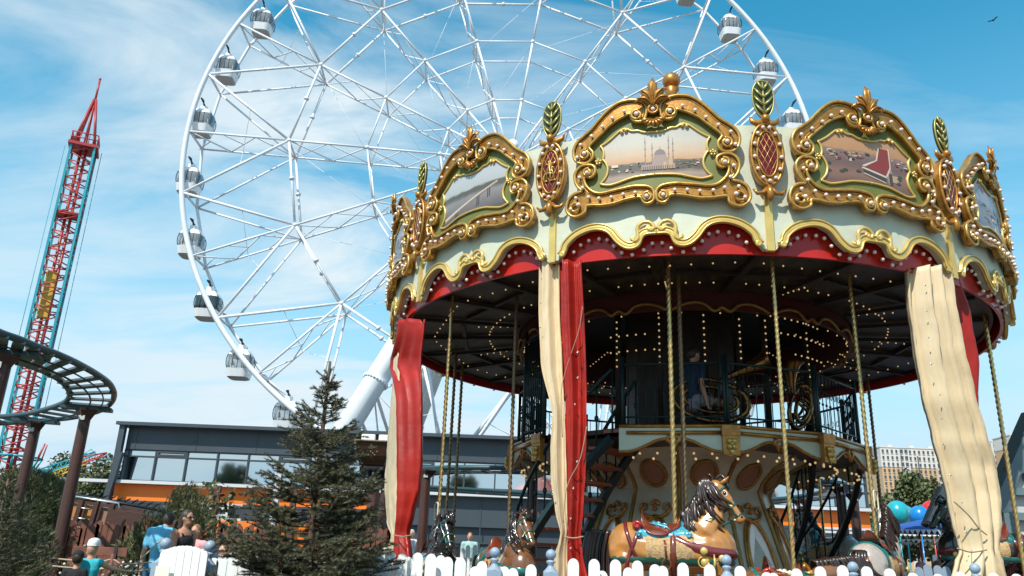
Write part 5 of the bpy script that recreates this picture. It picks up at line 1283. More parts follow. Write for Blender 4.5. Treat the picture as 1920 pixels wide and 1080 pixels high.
for k in range(4):
    c0, c1 = cs[k]*1.12, cs[(k+1) % 4]*1.12
    for z in (.55, 1.0): b.rod(c0+V((0, 0, ztop+z)), c1+V((0, 0, ztop+z)), .05, 5)
    for i in range(6): q = c0.lerp(c1, i/6); b.rod(q+V((0, 0, ztop)), q+V((0, 0, ztop+1)), .035, 4)
ct = ztop+4.7
for k in range(4): b.rod(cs[k]*.9+V((0, 0, ztop)), cs[k]*.08+V((0, 0, ct)), .1, 6); b.rod((cs[k]+cs[(k+1) % 4])*.45+V((0, 0, ztop)), V((0, 0, ct)), .07, 5)
b.rod((0, 0, ct-.3), (0, 0, ct+2.0), .09, 6); b.ball((0, 0, ct+2.0), .12, 6, 5); b.build('crown', TRED, tw)
b = MB()
for s in (-1, 1):
    b.rod((s*1.3, -.6, 2), (s*1.25, -.6, ztop), .025, 4); b.rod((s*1.22, .6, 2), (s*1.2, .6, ztop), .025, 4)
b.build('cable', TRQ, tw)
b = MB()
for z, r_ in ((4.7, 2.4), (5.6, 2.4), (7.1, 1.9)):
    for k in range(12): b.rod((r_*cos(k*pi/6), r_*sin(k*pi/6), z), (r_*cos((k+1)*pi/6), r_*sin((k+1)*pi/6), z), .08, 5); b.rod((r_*cos(k*pi/6), r_*sin(k*pi/6), z), (r_*.8*cos(k*pi/6), r_*.8*sin(k*pi/6), z-.9), .06, 4)
for k in range(8): b.box((1.9*cos(k*pi/4), 1.9*sin(k*pi/4), 3.9), (.5, .4, 1.4), rz=k*pi/4)
b.lathe([(1.5, 0), (1.5, 4.6), (2.2, 4.7)], n=12, smooth=False); b.build('base_ring', TRQ, tw)
p0 = at(88, 868, 55); sw = thing('swing_ride', 'ride with turquoise and red truss arms ending in small triangles', 'swing ride', (p0.x, 55, 0), world=True)
ARM = [((60, 892), (178, 850), TRQ), ((75, 900), (165, 866), YEL), ((130, 868), (200, 852), TRED), ((70, 862), (84, 833), TRED)]
for a, c, m in ARM:
    b = MB(); A, B_ = at(*a, 55), at(*c, 55); d = (B_-A); n = 7; u = V((0, 0, .28 if d.length > 2 else .12))
    b.rod(A+u, B_+u*.4, .05, 5); b.rod(A-u, B_-u*.4, .05, 5); b.rod(A+V((0, .5, 0)), B_+V((0, .3, 0)), .045, 5)
    for i in range(n): b.rod(A+d*(i/n)+u*(1-.6*i/n), A+d*((i+.5)/n)-u*(1-.6*i/n), .03, 4); b.rod(A+d*((i+.5)/n)-u*(1-.6*i/n), A+d*((i+1)/n)+u*(1-.6*i/n), .03, 4)
    b.build('arm', m, sw)
for px, py, m in ((170, 848, TRQ), (199, 858, TRQ), (168, 866, TRED)):
    c = at(px, py, 55); b = MB(); b.tube([c+V((-.42, 0, -.12)), c+V((.42, 0, -.12)), c+V((0, 0, .2))], .05, 5, closed=True); b.rod(c+V((-.4, 0, -.12)), c+V((-.4, 0, -.6)), .015, 4); b.build('seat_frame', m, sw)
b = MB(); b.lathe([(.9, 0), (.7, 1.5), (.5, at(80, 880, 55).z)], (p0.x, 55, 0), 10); b.build('mast', TRQ, sw)
# ------------------------------------------------------------------ apartment blocks
APW = mat('apartment_white', (.62, .57, .52), .7, 0, var=.06, scale=.2); APT = mat('apartment_tan', (.55, .36, .20), .7, 0, var=.08, scale=.2); APG = mat('apartment_grey', (.42, .43, .45), .7); WDK = mat('apartment_window', (.06, .075, .09), .2)
def block(label, x0, x1, Y, top, bot, secs, floors, cols, upper=3, dep=14):
    P0, P1 = at(x0, top, Y), at(x1, top, Y); H = (P0.z+P1.z)/2; t = thing('apartment_block', label, 'apartment building', ((P0.x+P1.x)/2, Y, 0), world=True)
    W = P1.x-P0.x; fh = 3.05; n = int(H/fh); zu = H-upper*fh
    b = MB(); b.box(((P0.x+P1.x)/2, Y+dep/2, zu/2), (W, dep, zu)); b.build('lower_wall', APT if secs else APG, t)
    b = MB(); b.box(((P0.x+P1.x)/2, Y+dep/2, (zu+H)/2), (W+.3, dep+.3, H-zu)); b.build('upper_wall', APW, t)
    b = MB(); b.box(((P0.x+P1.x)/2, Y+dep/2, H+.25), (W+.8, dep+.8, .5)); 
    for q in (.2, .55, .85): b.box((P0.x+W*q, Y+4, H+1.1), (2, 2.5, 1.4))
    b.build('roof', APW, t); cnt = 0
    for sx in secs or ():
        b = MB(); b.box((P0.x+W*sx, Y-.35, H/2-1), (W*.12, .7, H-2)); b.build('bay', APW, t)
    for f in range(floors):
        z = H-1.7-fh*f
        for c in range(cols):
            if cnt >= 98: break
            x = P0.x+W*(c+.5)/cols; b = MB(); bay = any(abs((c+.5)/cols-s) < .06 for s in (secs or ()))
            b.box((x, Y-.2-(.55 if bay else 0), z), (W/cols*(.62 if bay else .42), .25, 1.5 if not bay else 1.9)); wd_ = b.build('window', WDK, t); cnt += 1
            b = MB(); b.box((x, Y-.4-(.5 if bay else 0), z-.98), (W/cols*.5, .3, .15)); b.build('sill', APW, wd_)
    return t
block('cream and tan apartment block with white top floors, far right', 1650, 1768, 390, 841, 930, (.38, .93), 7, 14, dep=30)
block('grey white apartment block behind the rightmost brass pole', 1841, 1902, 430, 829, 930, (), 8, 7, upper=12)
block('taller apartment block with beige top at the right edge', 1893, 1960, 400, 818, 930, (.3,), 8, 6, upper=2)
# ------------------------------------------------------------------ slatted fence, bench, ropes, waggon
SLAT = mat('fence_brown', (.17, .06, .036), .7, 0, var=.4, scale=6, bump=.3)
def slatfence(label, x0, x1, Y, h, seed):
    a, c = at(x0, 1040, Y).x, at(x1, 1040, Y).x; rn = random.Random(seed); t = thing('slatted_fence', label, 'fence', ((a+c)/2, Y, 0), 0, 'brown slatted fences', world=True)
    b = MB(); x = a
    while x < c: w_ = rn.uniform(.1, .125); l = rn.uniform(-.05, .05); H = h*rn.uniform(.93, 1.05); b.add([(x-w_/2, Y-.012, 0), (x+w_/2, Y-.012, 0), (x+w_/2+l, Y-.012, H-.04), (x+l, Y-.012, H), (x-w_/2+l, Y-.012, H-.05), (x-w_/2, Y+.012, 0), (x+w_/2, Y+.012, 0), (x+w_/2+l, Y+.012, H-.04), (x+l, Y+.012, H), (x-w_/2+l, Y+.012, H-.05)], [(0, 1, 2, 3, 4), (9, 8, 7, 6, 5), (0, 4, 9, 5), (1, 6, 7, 2), (2, 7, 8, 3), (3, 8, 9, 4)]); x += rn.uniform(.085, .12)
    b.build('slats', SLAT, t); b = MB()
    for z in (.35, h-.3): b.box(((a+c)/2, Y+.04, z), (c-a, .05, .1))
    b.build('rail', SLAT, t); return t
slatfence('brown slatted fence behind the bench, between the left shrubs', 36, 300, 15.6, 1.62, 1)
slatfence('brown slatted fence below the orange wall, right of the round shrub', 330, 520, 17.4, 1.75, 2)
slatfence('brown slatted fence behind the spruce, left of the red curtain', 600, 740, 19, 1.8, 3)
p = at(135, 1048, 12.9)
bn = thing('bench', 'brown wooden bench with black legs behind the two children', 'bench', (p.x, 12.9, .1))
for i in range(3): b = MB(); b.box((0, -.2+.14*i, .62), (1.35, .11, .04), bev=.01); b.build('seat_board', SLAT, bn)
for i in range(2): b = MB(); b.box((0, .27+.04*i, .86+.17*i), (1.35, .03, .13), bev=.01); b.build('back_board', SLAT, bn)
for s in (-1, 1): b = MB(); b.bar((s*.5, -.2, 0), (s*.5, -.18, .6), .05, .06); b.bar((s*.5, .2, 0), (s*.5, .32, 1.1), .05, .06); b.bar((s*.5, -.2, .58), (s*.5, .22, .58), .05, .05); b.build('leg', BLACK, bn)
ROPE = mat('rope', (.42, .33, .22), .9)
a, c = at(150, 1047, 12.0), at(292, 1054, 12.0); rb = thing('rope_barrier', 'low rope barrier sagging between thin posts behind the children', 'rope barrier', (a.x, 12.0, 0), world=True)
for dz in (0, -.1):
    b = MB(); b.tube(cr([V((a.x-.6, 12.0, a.z+dz)), V((a.x+.2, 12.0, a.z-.04+dz)), V((a.x+.45, 12.0, a.z+dz)), V(((a.x+c.x)/2+.1, 12.0, (a.z+c.z)/2-.05+dz)), V((c.x, 12.0, c.z+dz)), V((c.x+.4, 12.0, c.z-.03+dz))], 6), .012, 6); b.build('rope', ROPE, rb)
b = MB(); b.rod((c.x-.35, 12.0, .9), (c.x+.05, 12.0, 1.35), .01, 5); b.build('slack_rope', ROPE, rb)
for x in (a.x-.6, a.x+.45, c.x+.4): b = MB(); b.rod((x, 12.0, 0), (x, 12.0, a.z+.08), .025, 7); b.build('post', SLAT, rb)
b = MB(); rn = random.Random(3)
for i in range(90): x = a.x+rn.uniform(-.3, 1.2); b.ball((x, 12.3+rn.uniform(-.2, .3), rn.uniform(.8, 1.02)), .02, 5, 4)
FL = thing('flower_bed', 'white flowers growing behind the rope barrier', 'flower bed', (a.x, 12.3, 0), world=True); tag(b.build('flowers', mat('flower_white', (.7, .62, .58), .7), FL), kind='stuff')
b = MB()
for i in range(700): x = a.x+rn.uniform(-.5, 1.4); y = 12.3+rn.uniform(-.3, .35); z = rn.uniform(.5, .98); s = V((rn.uniform(-1, 1), rn.uniform(-1, 1), rn.uniform(-1, 1)))*.03; u = V((rn.uniform(-1, 1), rn.uniform(-1, 1), rn.uniform(-1, 1)))*.03; b.add([V((x, y, z))-s, V((x, y, z))+u, V((x, y, z))+s], [(0, 1, 2)])
for i in range(40): x = a.x+rn.uniform(-.5, 1.4); b.rod((x, 12.3, 0), (x+.05, 12.3, .8), .006, 3)
tag(b.build('stems', LEAF, FL), kind='stuff')
# wooden waggon ride
p = at(150, 975, 17.5); wg = thing('waggon_ride', 'dark brown wooden waggon with orange panels and a black railing on top', 'ride waggon', (p.x, 17.5, 0), rad(0))
zb0 = at(150, 990, 17.5).z; zt0 = at(150, 930, 17.5).z; wd = at(250, 960, 17.5).x-at(100, 960, 17.5).x
WD2 = mat('waggon_wood', (.07, .028, .02), .55, 0, var=.5, scale=4, stretch=(1, 1, 8))
tl = rad(6); RT = Matrix.Rotation(tl, 3, 'Y')
def WP(x, y, z): return V((0, 0, zb0))+RT@V((x, y, z))
hh = zt0-zb0
b = MB(); b.box(WP(0, .5, hh*.1), (wd, 1.1, hh*.22), R=RT); b.box(WP(wd*.72, .3, hh*.35), (wd*.6, 1.2, hh*.75), R=RT); b.box(WP(0, 1.0, hh*.45), (wd, .1, hh*.8), R=RT); b.build('body', WD2, wg)
for i in range(5):
    x = -wd*.45+wd*.2*i; b = MB(); b.box(WP(x, -.02, hh*.5), (.09, .1, hh*.75), R=RT); b.build('stanchion', WD2, wg)
    if i < 4: b = MB(); b.box(WP(x+wd*.1, .1, hh*.45), (.22, .05, .38), R=RT, bev=.02); b.build('panel', mat('panel_orange', (.5, .2, .05), .5) if i in (1, 2) else mat('panel_rose', (.3, .16, .11), .5), wg); 
b = MB(); b.tube([WP(-wd*.5, -.05, hh*.95), WP(wd*.42, -.05, hh*.93), WP(wd*.46, -.05, hh*.7)], .022, 6)
for z in (.62, .3): b.tube([WP(-wd*.1, -.05, hh*z), WP(wd*.1, -.05, hh*z)], .018, 6)
b.build('hand_rail', EYEL, wg)
b = MB()
for i in range(14): b.tube([WP(-wd*.5+wd*.1*i, .2+.3*sin(q), hh*.97+.1*abs(sin(q))) for q in (0, .8, 1.6, 2.4, 3.1)], .02, 5)
b.tube([WP(-wd*.5, .1, hh*1.02), WP(wd*.98, .1, hh*.9)], .03, 6); b.build('roof_rack', BLACK, wg)
for x in (-wd*.35, wd*.3, wd*.8): b = MB(); b.lathe([(.02, -.05), (.3, -.05), (.3, .05), (.02, .05)], WP(x, -.1, -.3), 18, axis=Matrix.Rotation(pi/2, 3, 'X')); b.build('wheel', BLACK, wg)
b = MB()
for i in range(26): b.box(WP(-wd*.52+i*.062, -.1, -.02), (.03, .02, .1), R=RT)
b.build('white_teeth', WHITEP, wg)
b = MB(); b.box((0, .6, zb0/2-.3), (wd, .8, max(.2, zb0-.6))); b.build('base', WD2, wg)
# ------------------------------------------------------------------ white picket fence with grey blue posts
PICK = mat('picket_white', (.86, .86, .84), .5, 0, var=.12, scale=9, stretch=(1, 1, .12), bump=.3); BLUEG = mat('post_blue_grey', (.27, .35, .44), .45, 0, var=.08, scale=6)
FY = 6.8
def picket(b, x, ytop, Y, w_=.088, th=.022):
    z = ytop; n = 10; pr = [(-w_/2, 0), (w_/2, 0)]+[(w_/2*cos(pi*i/n), z-w_*.62+w_*.62*sin(pi*i/n)) for i in range(n+1)]; b.T = Matrix.Translation((x, Y, 0)); b.prism(pr, th); b.T = None
def fsec(label, xs, Y=FY, back=()):
    P = [at(x, y, Y) for x, y in xs]; t = thing('picket_fence', label, 'fence', (sum(p.x for p in P)/len(P), Y, 0), 0, 'white picket fence in the foreground', world=True)
    for p in P: b = MB(); picket(b, p.x, p.z, Y); b.build('picket', PICK, t)
    for x, y in back: p = at(x, y, Y+.1); b = MB(); picket(b, p.x, p.z, Y+.1); b.build('picket', PICK, t)
    b = MB(); x0, x1 = min(p.x for p in P)-.1, max(p.x for p in P)+.1
    for z in (.35, .92): b.box(((x0+x1)/2, Y+.05, z), (x1-x0, .06, .08))
    b.build('rail', PICK, t); return t
def fpost(label, px, pyball, Y=FY, s=1.0):
    p = at(px, pyball, Y); t = thing('fence_post', label, 'fence post', (p.x, Y, 0), 0, 'grey blue fence posts with ball tops')
    zc = p.z; b = MB(); b.box((0, 0, (zc-.13)/2), (.115, .115, zc-.13), bev=.006); b.build('shaft', BLUEG, t)
    b = MB(); b.lathe([(.06, zc-.13), (.045, zc-.115), (.028, zc-.095), (.02, zc-.075), (.036, zc-.06), (.036, zc-.05), (.02, zc-.04)], n=18); b.ball((0, 0, zc), .041, 18, 12); b.build('ball_top', BLUEG, t); return t
fsec('white picket fence section just right of the spruce, before the left curtain', [(712, 1040), (733, 1033), (755, 1038), (784, 1036), (809, 1038), (840, 1044), (864, 1045), (904, 1052)], back=[(722, 1048), (766, 1044), (827, 1041), (891, 1062)])
fsec('short white picket fence section between the two close posts', [(946, 1062), (996, 1058)], back=[(962, 1065)])
fsec('long white picket fence section in front of the tan horse', [(1075, 1047), (1114, 1048), (1154, 1049), (1195, 1051), (1228, 1058), (1280, 1055), (1330, 1058)], back=[(1129, 1070), (1178, 1064), (1242, 1061)])
fsec('white picket fence section in front of the low horse', [(1387, 1061), (1437, 1073), (1493, 1066), (1537, 1062), (1579, 1060)], back=[(1450, 1074)])
fsec('white picket fence section at the lower right below the grey horse', [(1624, 1062), (1667, 1066), (1711, 1074), (1758, 1076), (1800, 1072)])
fsec('white picket fence section in the lower right corner', [(1862, 1074), (1905, 1076)])
fsec('white picket fence section left of the spruce', [(402, 1046), (419, 1041), (440, 1034), (462, 1036), (486, 1040), (512, 1044), (540, 1046), (568, 1046), (598, 1046), (630, 1044), (660, 1042), (688, 1040)], back=[(410, 1053)])
gp = [(309+i*7.0, 1020+.33*(i-5.5)**2*(1 if i > 5 else .95)+3) for i in range(12)]
t = thing('picket_gate', 'arched white picket gate between two ball topped posts', 'gate', (at(347, 1050, FY-.6).x, FY-.6, 0), 0, world=True)
for i, (x, y) in enumerate(gp): p = at(x, y, FY-.6); b = MB(); picket(b, p.x, p.z, FY-.6-.012*(i % 2), .05, .022); b.build('picket', PICK, t)
b = MB(); b.box((at(347, 1050, FY-.6).x, FY-.55, .4), (.34, .05, .08)); b.box((at(347, 1050, FY-.6).x, FY-.55, .9), (.34, .05, .08)); b.build('rail', PICK, t)
b = MB(); p = at(306, 1074, FY-.64); b.box((p.x+.0, FY-.66, p.z), (.1, .008, .09)); o = b.build('small_sign', mat('sign_cream', (.75, .72, .6), .6), t)
for lab, x, y in (('grey blue post with ball top left of the arched gate', 311, 1019), ('grey blue post with ball top right of the arched gate', 394, 1024), ('grey blue ball topped post in front of the brown horse', 928, 1036), ('grey blue ball topped post beside the middle curtain', 1033, 1040), ('grey blue ball topped post in front of the tan horse chest', 1362, 1050), ('grey blue ball topped post in front of the grey horse', 1599, 1063), ('grey blue ball topped post below the right cream curtain', 1828, 1066)):
    fpost(lab, x, y, FY-.03 if x > 400 else FY-.5)
t = thing('picket_fence', 'small distant white picket fence seen under the carousel at the left', 'fence', (at(888, 1040, 17).x, 17, 0), 0, 'low pale fences beyond the carousel', world=True)
for x, y in ((868, 1028), (878, 1022), (891, 1022), (904, 1026), (836, 1032), (850, 1030), (722, 1024), (1752, 1040)):
    p = at(x, y, 17 if x < 1000 else 19); b = MB(); picket(b, p.x, p.z, 17 if x < 1000 else 19, .09 if x < 1000 else .1); b.build('picket', PICK, t)
b = MB(); p = at(885, 1050, 17); b.box((p.x, 17.04, p.z), (.9, .04, .08)); b.build('rail', PICK, t)
t = thing('picket_fence', 'grey picket fence behind the pink and blue dressed visitors', 'fence', (at(1745, 1060, 15).x, 15, 0), 0, 'low pale fences beyond the carousel', world=True)
for x, y in ((1705, 1068), (1722, 1063), (1738, 1058), (1757, 1060), (1773, 1062)):
    p = at(x, y, 11); b = MB(); picket(b, p.x, p.z, 11, .11); b.build('picket', BLUEG, t)
# ------------------------------------------------------------------ right side huts, balloons, canopy
HB = mat('hut_blue_grey', (.13, .18, .20), .55, 0, var=.12, scale=4); HW = mat('hut_boards', (.52, .50, .48), .6, 0, var=.1, scale=3); NAVY = mat('navy_siding', (.012, .02, .07), .5, 0, var=.2); SHG = mat('roof_shingles', (.26, .075, .03), .75, 0, var=.5, scale=5, stretch=(1, 1, 5), bump=.4)
YH = 12.5; H_ = lambda x, y: at(x, y, YH)
gh = thing('gable_hut', 'grey blue timber gable hut with pale boards at the right edge', 'hut', (H_(1935, 1060).x, YH, 0), world=True)
apex = H_(1945, 770); eave = H_(1868, 946)
wl = H_(1886, 1000).x; wr = 2*apex.x-wl
b = MB(); b.add([(wl, YH+.12, 0), (wr, YH+.12, 0), (wr, YH+.12, eave.z), (apex.x, YH+.12, apex.z-.3), (wl, YH+.12, eave.z)], [(0, 1, 2, 3, 4)]); b.add([(wl, YH+.55, 0), (wr, YH+.55, 0), (wr, YH+.55, eave.z), (apex.x, YH+.55, apex.z-.3), (wl, YH+.55, eave.z)], [(4, 3, 2, 1, 0)]); b.add([(wl, YH+.12, 0), (wl, YH+.55, 0), (wl, YH+.55, eave.z), (wl, YH+.12, eave.z), (wr, YH+.12, 0), (wr, YH+.55, 0), (wr, YH+.55, eave.z), (wr, YH+.12, eave.z)], [(3, 2, 1, 0), (4, 5, 6, 7)]); b.build('wall', HW, gh)
er = V((2*apex.x-eave.x, YH, eave.z))
for q, r_ in ((eave, apex), (er, apex)):
    b = MB(); b.bar(V((q.x, YH-.1, q.z)), V((r_.x, YH-.1, r_.z)), .06, .26, up=(0, -1, 0)) if False else None
    d = (V((r_.x, 0, r_.z))-V((q.x, 0, q.z))); L_ = d.length; a_ = atan2(d.z, d.x); cc_ = (V((q.x, YH+.3, q.z))+V((r_.x, YH+.3, r_.z)))/2
    b.box(cc_+V((0, -.1, 0)), (L_, .3, .09), R=Matrix.Rotation(-a_, 3, 'Y')); b.box(cc_+V((0, -.29, -.08)), (L_, .08, .17), R=Matrix.Rotation(-a_, 3, 'Y')); b.build('roof', HB, gh)
b = MB()
for (x0, y0, x1, y1) in ((1886, 935, 1903, 1080),): 
    b.box((H_(1895, 1000).x, YH+.03, 1.0), (.16, .14, 2.35))
for y in (893, 921, 968): z = H_(1910, y).z; b.box(((wl+wr)/2, YH+.05, z), (wr-wl-(.9 if y < 900 else .25 if y < 930 else .1), .1, .11))
b.bar((apex.x-.02, YH+.04, apex.z-.55), (wl+.18, YH+.04, H_(1900, 893).z+.1), .1, .09); b.build('timber_frame', HB, gh)
sd = thing('shed', 'shed with red shingle roof, white gutter and navy boards behind the right curtain', 'shed', (H_(1860, 1060).x, 15, 0), world=True)
S_ = lambda x, y: at(x, y, 15); a, c = S_(1842, 971), S_(1905, 975); top = S_(1850, 884)
b = MB(); b.add([(a.x, 15, a.z), (c.x+.5, 15, a.z), (c.x+.5, 16.2, top.z+.2), (a.x, 16.2, top.z+.2), (a.x, 15, a.z-.06), (c.x+.5, 15, a.z-.06), (c.x+.5, 16.2, top.z+.1), (a.x, 16.2, top.z+.1)], [(0, 1, 2, 3), (7, 6, 5, 4), (0, 4, 5, 1), (0, 3, 7, 4)]); b.build('roof', SHG, sd)
b = MB(); b.box(((a.x+c.x)/2+.2, 14.95, a.z-.03), (c.x-a.x+.7, .1, .1)); b.build('gutter', WHITEP, sd)
b = MB(); n = 14
for i in range(n): z = (a.z-.1)*(i+.5)/n; b.box(((a.x+c.x)/2+.2, 15.2+.01*(i % 2), z), (c.x-a.x+.5, .1+.0, (a.z-.1)/n-.012))
b.build('siding', NAVY, sd)
ph_ = thing('playhouse', 'crooked little playhouse with white edged dark tilted roof', 'playhouse', (at(1760, 1060, 14.5).x, 14.5, 0), world=True)
A, B_ = at(1737, 980, 14.5), at(1768, 908, 14.5); d = B_-A; a_ = atan2(d.z, d.x); cc_ = (A+B_)/2
b = MB(); b.box(cc_+V((.10, .1, -.04)), (d.length, .45, .1), R=Matrix.Rotation(-a_, 3, 'Y')); b.build('roof', NAVY, ph_)
b = MB(); b.box(cc_+V((0, -.17, 0)), (d.length+.02, .06, .14), R=Matrix.Rotation(-a_, 3, 'Y')); b.box(cc_+V((.07, -.18, -.03)), (d.length+.01, .05, .03), R=Matrix.Rotation(-a_, 3, 'Y')); b.build('white_edge', HW, ph_)
b = MB(); q0 = at(1762, 985, 14.8); b.box((q0.x+.5, 15.0, q0.z/2+.2), (.5, .8, q0.z+.3), R=Matrix.Rotation(.15, 3, 'Y')); b.build('wall', mat('playhouse_wall', (.4, .42, .55), .6), ph_)
b = MB(); b.box((q0.x-.05, 14.5, q0.z-.1), (.1, .1, .8)); b.build('corner_post', TRED, ph_)
BG = 'large balloons at the right'
def balloon(label, px, py, Y, r, col):
    p = at(px, py, Y); t = thing('balloon', label, 'balloon', p, 0, BG); m = mat('balloon_skin', col, .3, 0, coat=.4, var=.12)
    b = MB(); n = 24; vs = []; mm = 14
    for i in range(mm+1):
        th = pi*i/mm
        for k in range(n): a = 2*pi*k/n; g = 1-.035*abs(cos(a*4)); vs.append((r*g*sin(th)*cos(a), r*g*sin(th)*sin(a), r*(-cos(th))*1.06-(.12*r if i == 0 else 0)))
    b.add(vs, [(i*n+k, i*n+(k+1) % n, (i+1)*n+(k+1) % n, (i+1)*n+k) for i in range(mm) for k in range(n)], True); b.build('envelope', m, t)
    b = MB(); b.lathe([(.12*r, -1.3*r), (.1*r, -1.15*r), (.22*r, -1.02*r)], n=10); b.rod((0, 0, -1.2*r), (0, 0, -p.z), .02, 5); b.build('tether', m, t)
balloon('teal balloon, left of the pair of teal balloons', 1683, 962, 24, .33, (.015, .36, .42)); balloon('teal balloon, right of the pair and slightly lower', 1697, 968, 24.6, .30, (.02, .33, .38))
balloon('bright blue balloon between the teal balloons and the playhouse', 1724, 968, 23, .27, (.01, .22, .62)); balloon('red balloon peeking out above the playhouse roof', 1745, 956, 23.5, .24, (.6, .03, .02))
p = at(1738, 995, 20); cn = thing('ride_canopy', 'blue canopy with white zigzag trim over a small ride', 'canopy', (p.x, 20, 0), world=True)
b = MB(); b.lathe([(1.1, p.z-.02), (1.0, p.z+.08), (.1, p.z+.3)], (p.x+.3, 20.5, 0), 20, smooth=False); b.build('top', mat('canopy_blue', (.02, .08, .35), .5), cn)
b = MB(); n = 60
for i in range(n): 
    a0_, a1_ = 2*pi*i/n, 2*pi*(i+1)/n; am = (a0_+a1_)/2
    for (z0, z1) in ((p.z, p.z-.12), (p.z-.22, p.z-.3)): b.add([(p.x+.3+1.12*cos(a0_), 20.5+1.12*sin(a0_), z0), (p.x+.3+1.12*cos(a1_), 20.5+1.12*sin(a1_), z0), (p.x+.3+1.12*cos(am), 20.5+1.12*sin(am), z1)], [(0, 1, 2)])
b.build('zigzag_trim', WHITEP, cn); b = MB()
for i in range(6): b.rod((p.x+.3+.95*cos(i*pi/3+.3), 20.5+.95*sin(i*pi/3+.3), 0), (p.x+.3+.95*cos(i*pi/3+.3), 20.5+.95*sin(i*pi/3+.3), p.z), .03, 6)
b.build('post', TRED, cn)
p = at(1862, 38, 60); b = MB(); b.ball((0, 0, 0), .07, 8, 6, (2.2, 1, 1)); b.add([(0, 0, .02), (.1, 0, .02), (.08, .3, .14), (-.06, .5, .08), (-.1, .3, .1), (0, 0, .02), (.1, 0, .02), (.08, -.3, .14), (-.06, -.5, .08), (-.1, -.3, .1)], [(0, 1, 2, 3, 4), (9, 8, 7, 6, 5)]); o = b.build('bird', BLACK, loc=(0, 0, 0)); o.location = p; o.rotation_euler = (0, .2, .5); tag(o, 'small dark bird flying high in the blue at the upper right', 'bird')
# ------------------------------------------------------------------ people
SKIN = mat('skin', (.55, .30, .20), .5, 0, var=.08, scale=12, spec=.35); SKIN2 = mat('skin_tan', (.42, .22, .14), .5, 0, var=.08, scale=12, spec=.35)
HAIRB = mat('hair_dark_brown', (.045, .025, .016), .45, 0, var=.5, scale=40, stretch=(1, 1, .15), bump=.5); HAIRL = mat('hair_light_brown', (.25, .13, .06), .5, 0, var=.4, scale=40, stretch=(1, 1, .15), bump=.5); HAIRG = mat('hair_grey', (.5, .48, .45), .6, var=.2, scale=30)
def cloth(n, c, **k): return mat(n, c, .85, 0, var=.12, scale=9, bump=.5, bscale=16, **k)
S_BLUE = cloth('shirt_light_blue', (.13, .42, .62)); S_BLK = cloth('top_black', (.012, .012, .014)); S_TQ = cloth('top_turquoise', (.03, .45, .52)); S_PINK = cloth('shirt_pink', (.70, .36, .38)); S_WHT = cloth('shirt_white', (.75, .75, .76)); S_AQ = cloth('dress_pale_teal', (.33, .52, .50)); S_NAVY = cloth('shirt_navy', (.02, .05, .10)); S_LIL = cloth('shirt_lilac', (.55, .40, .55))
P_JEAN = cloth('jeans_blue', (.03, .13, .24)); P_DARK = cloth('trousers_dark', (.02, .03, .04)); P_PINK = cloth('trousers_pink', (.68, .22, .28))
P_PAT = mat('patterned_shorts', (.6, .6, .6), .8, 0, scale=14, col2=(.02, .02, .03)); CAPW = cloth('cap_white', (.8, .8, .8)); SHOE = mat('shoe', (.05, .05, .05), .6); LENS = mat('sunglass_lens', (.02, .008, .004), .08, coat=1); LIP = mat('lips', (.4, .09, .08), .4)
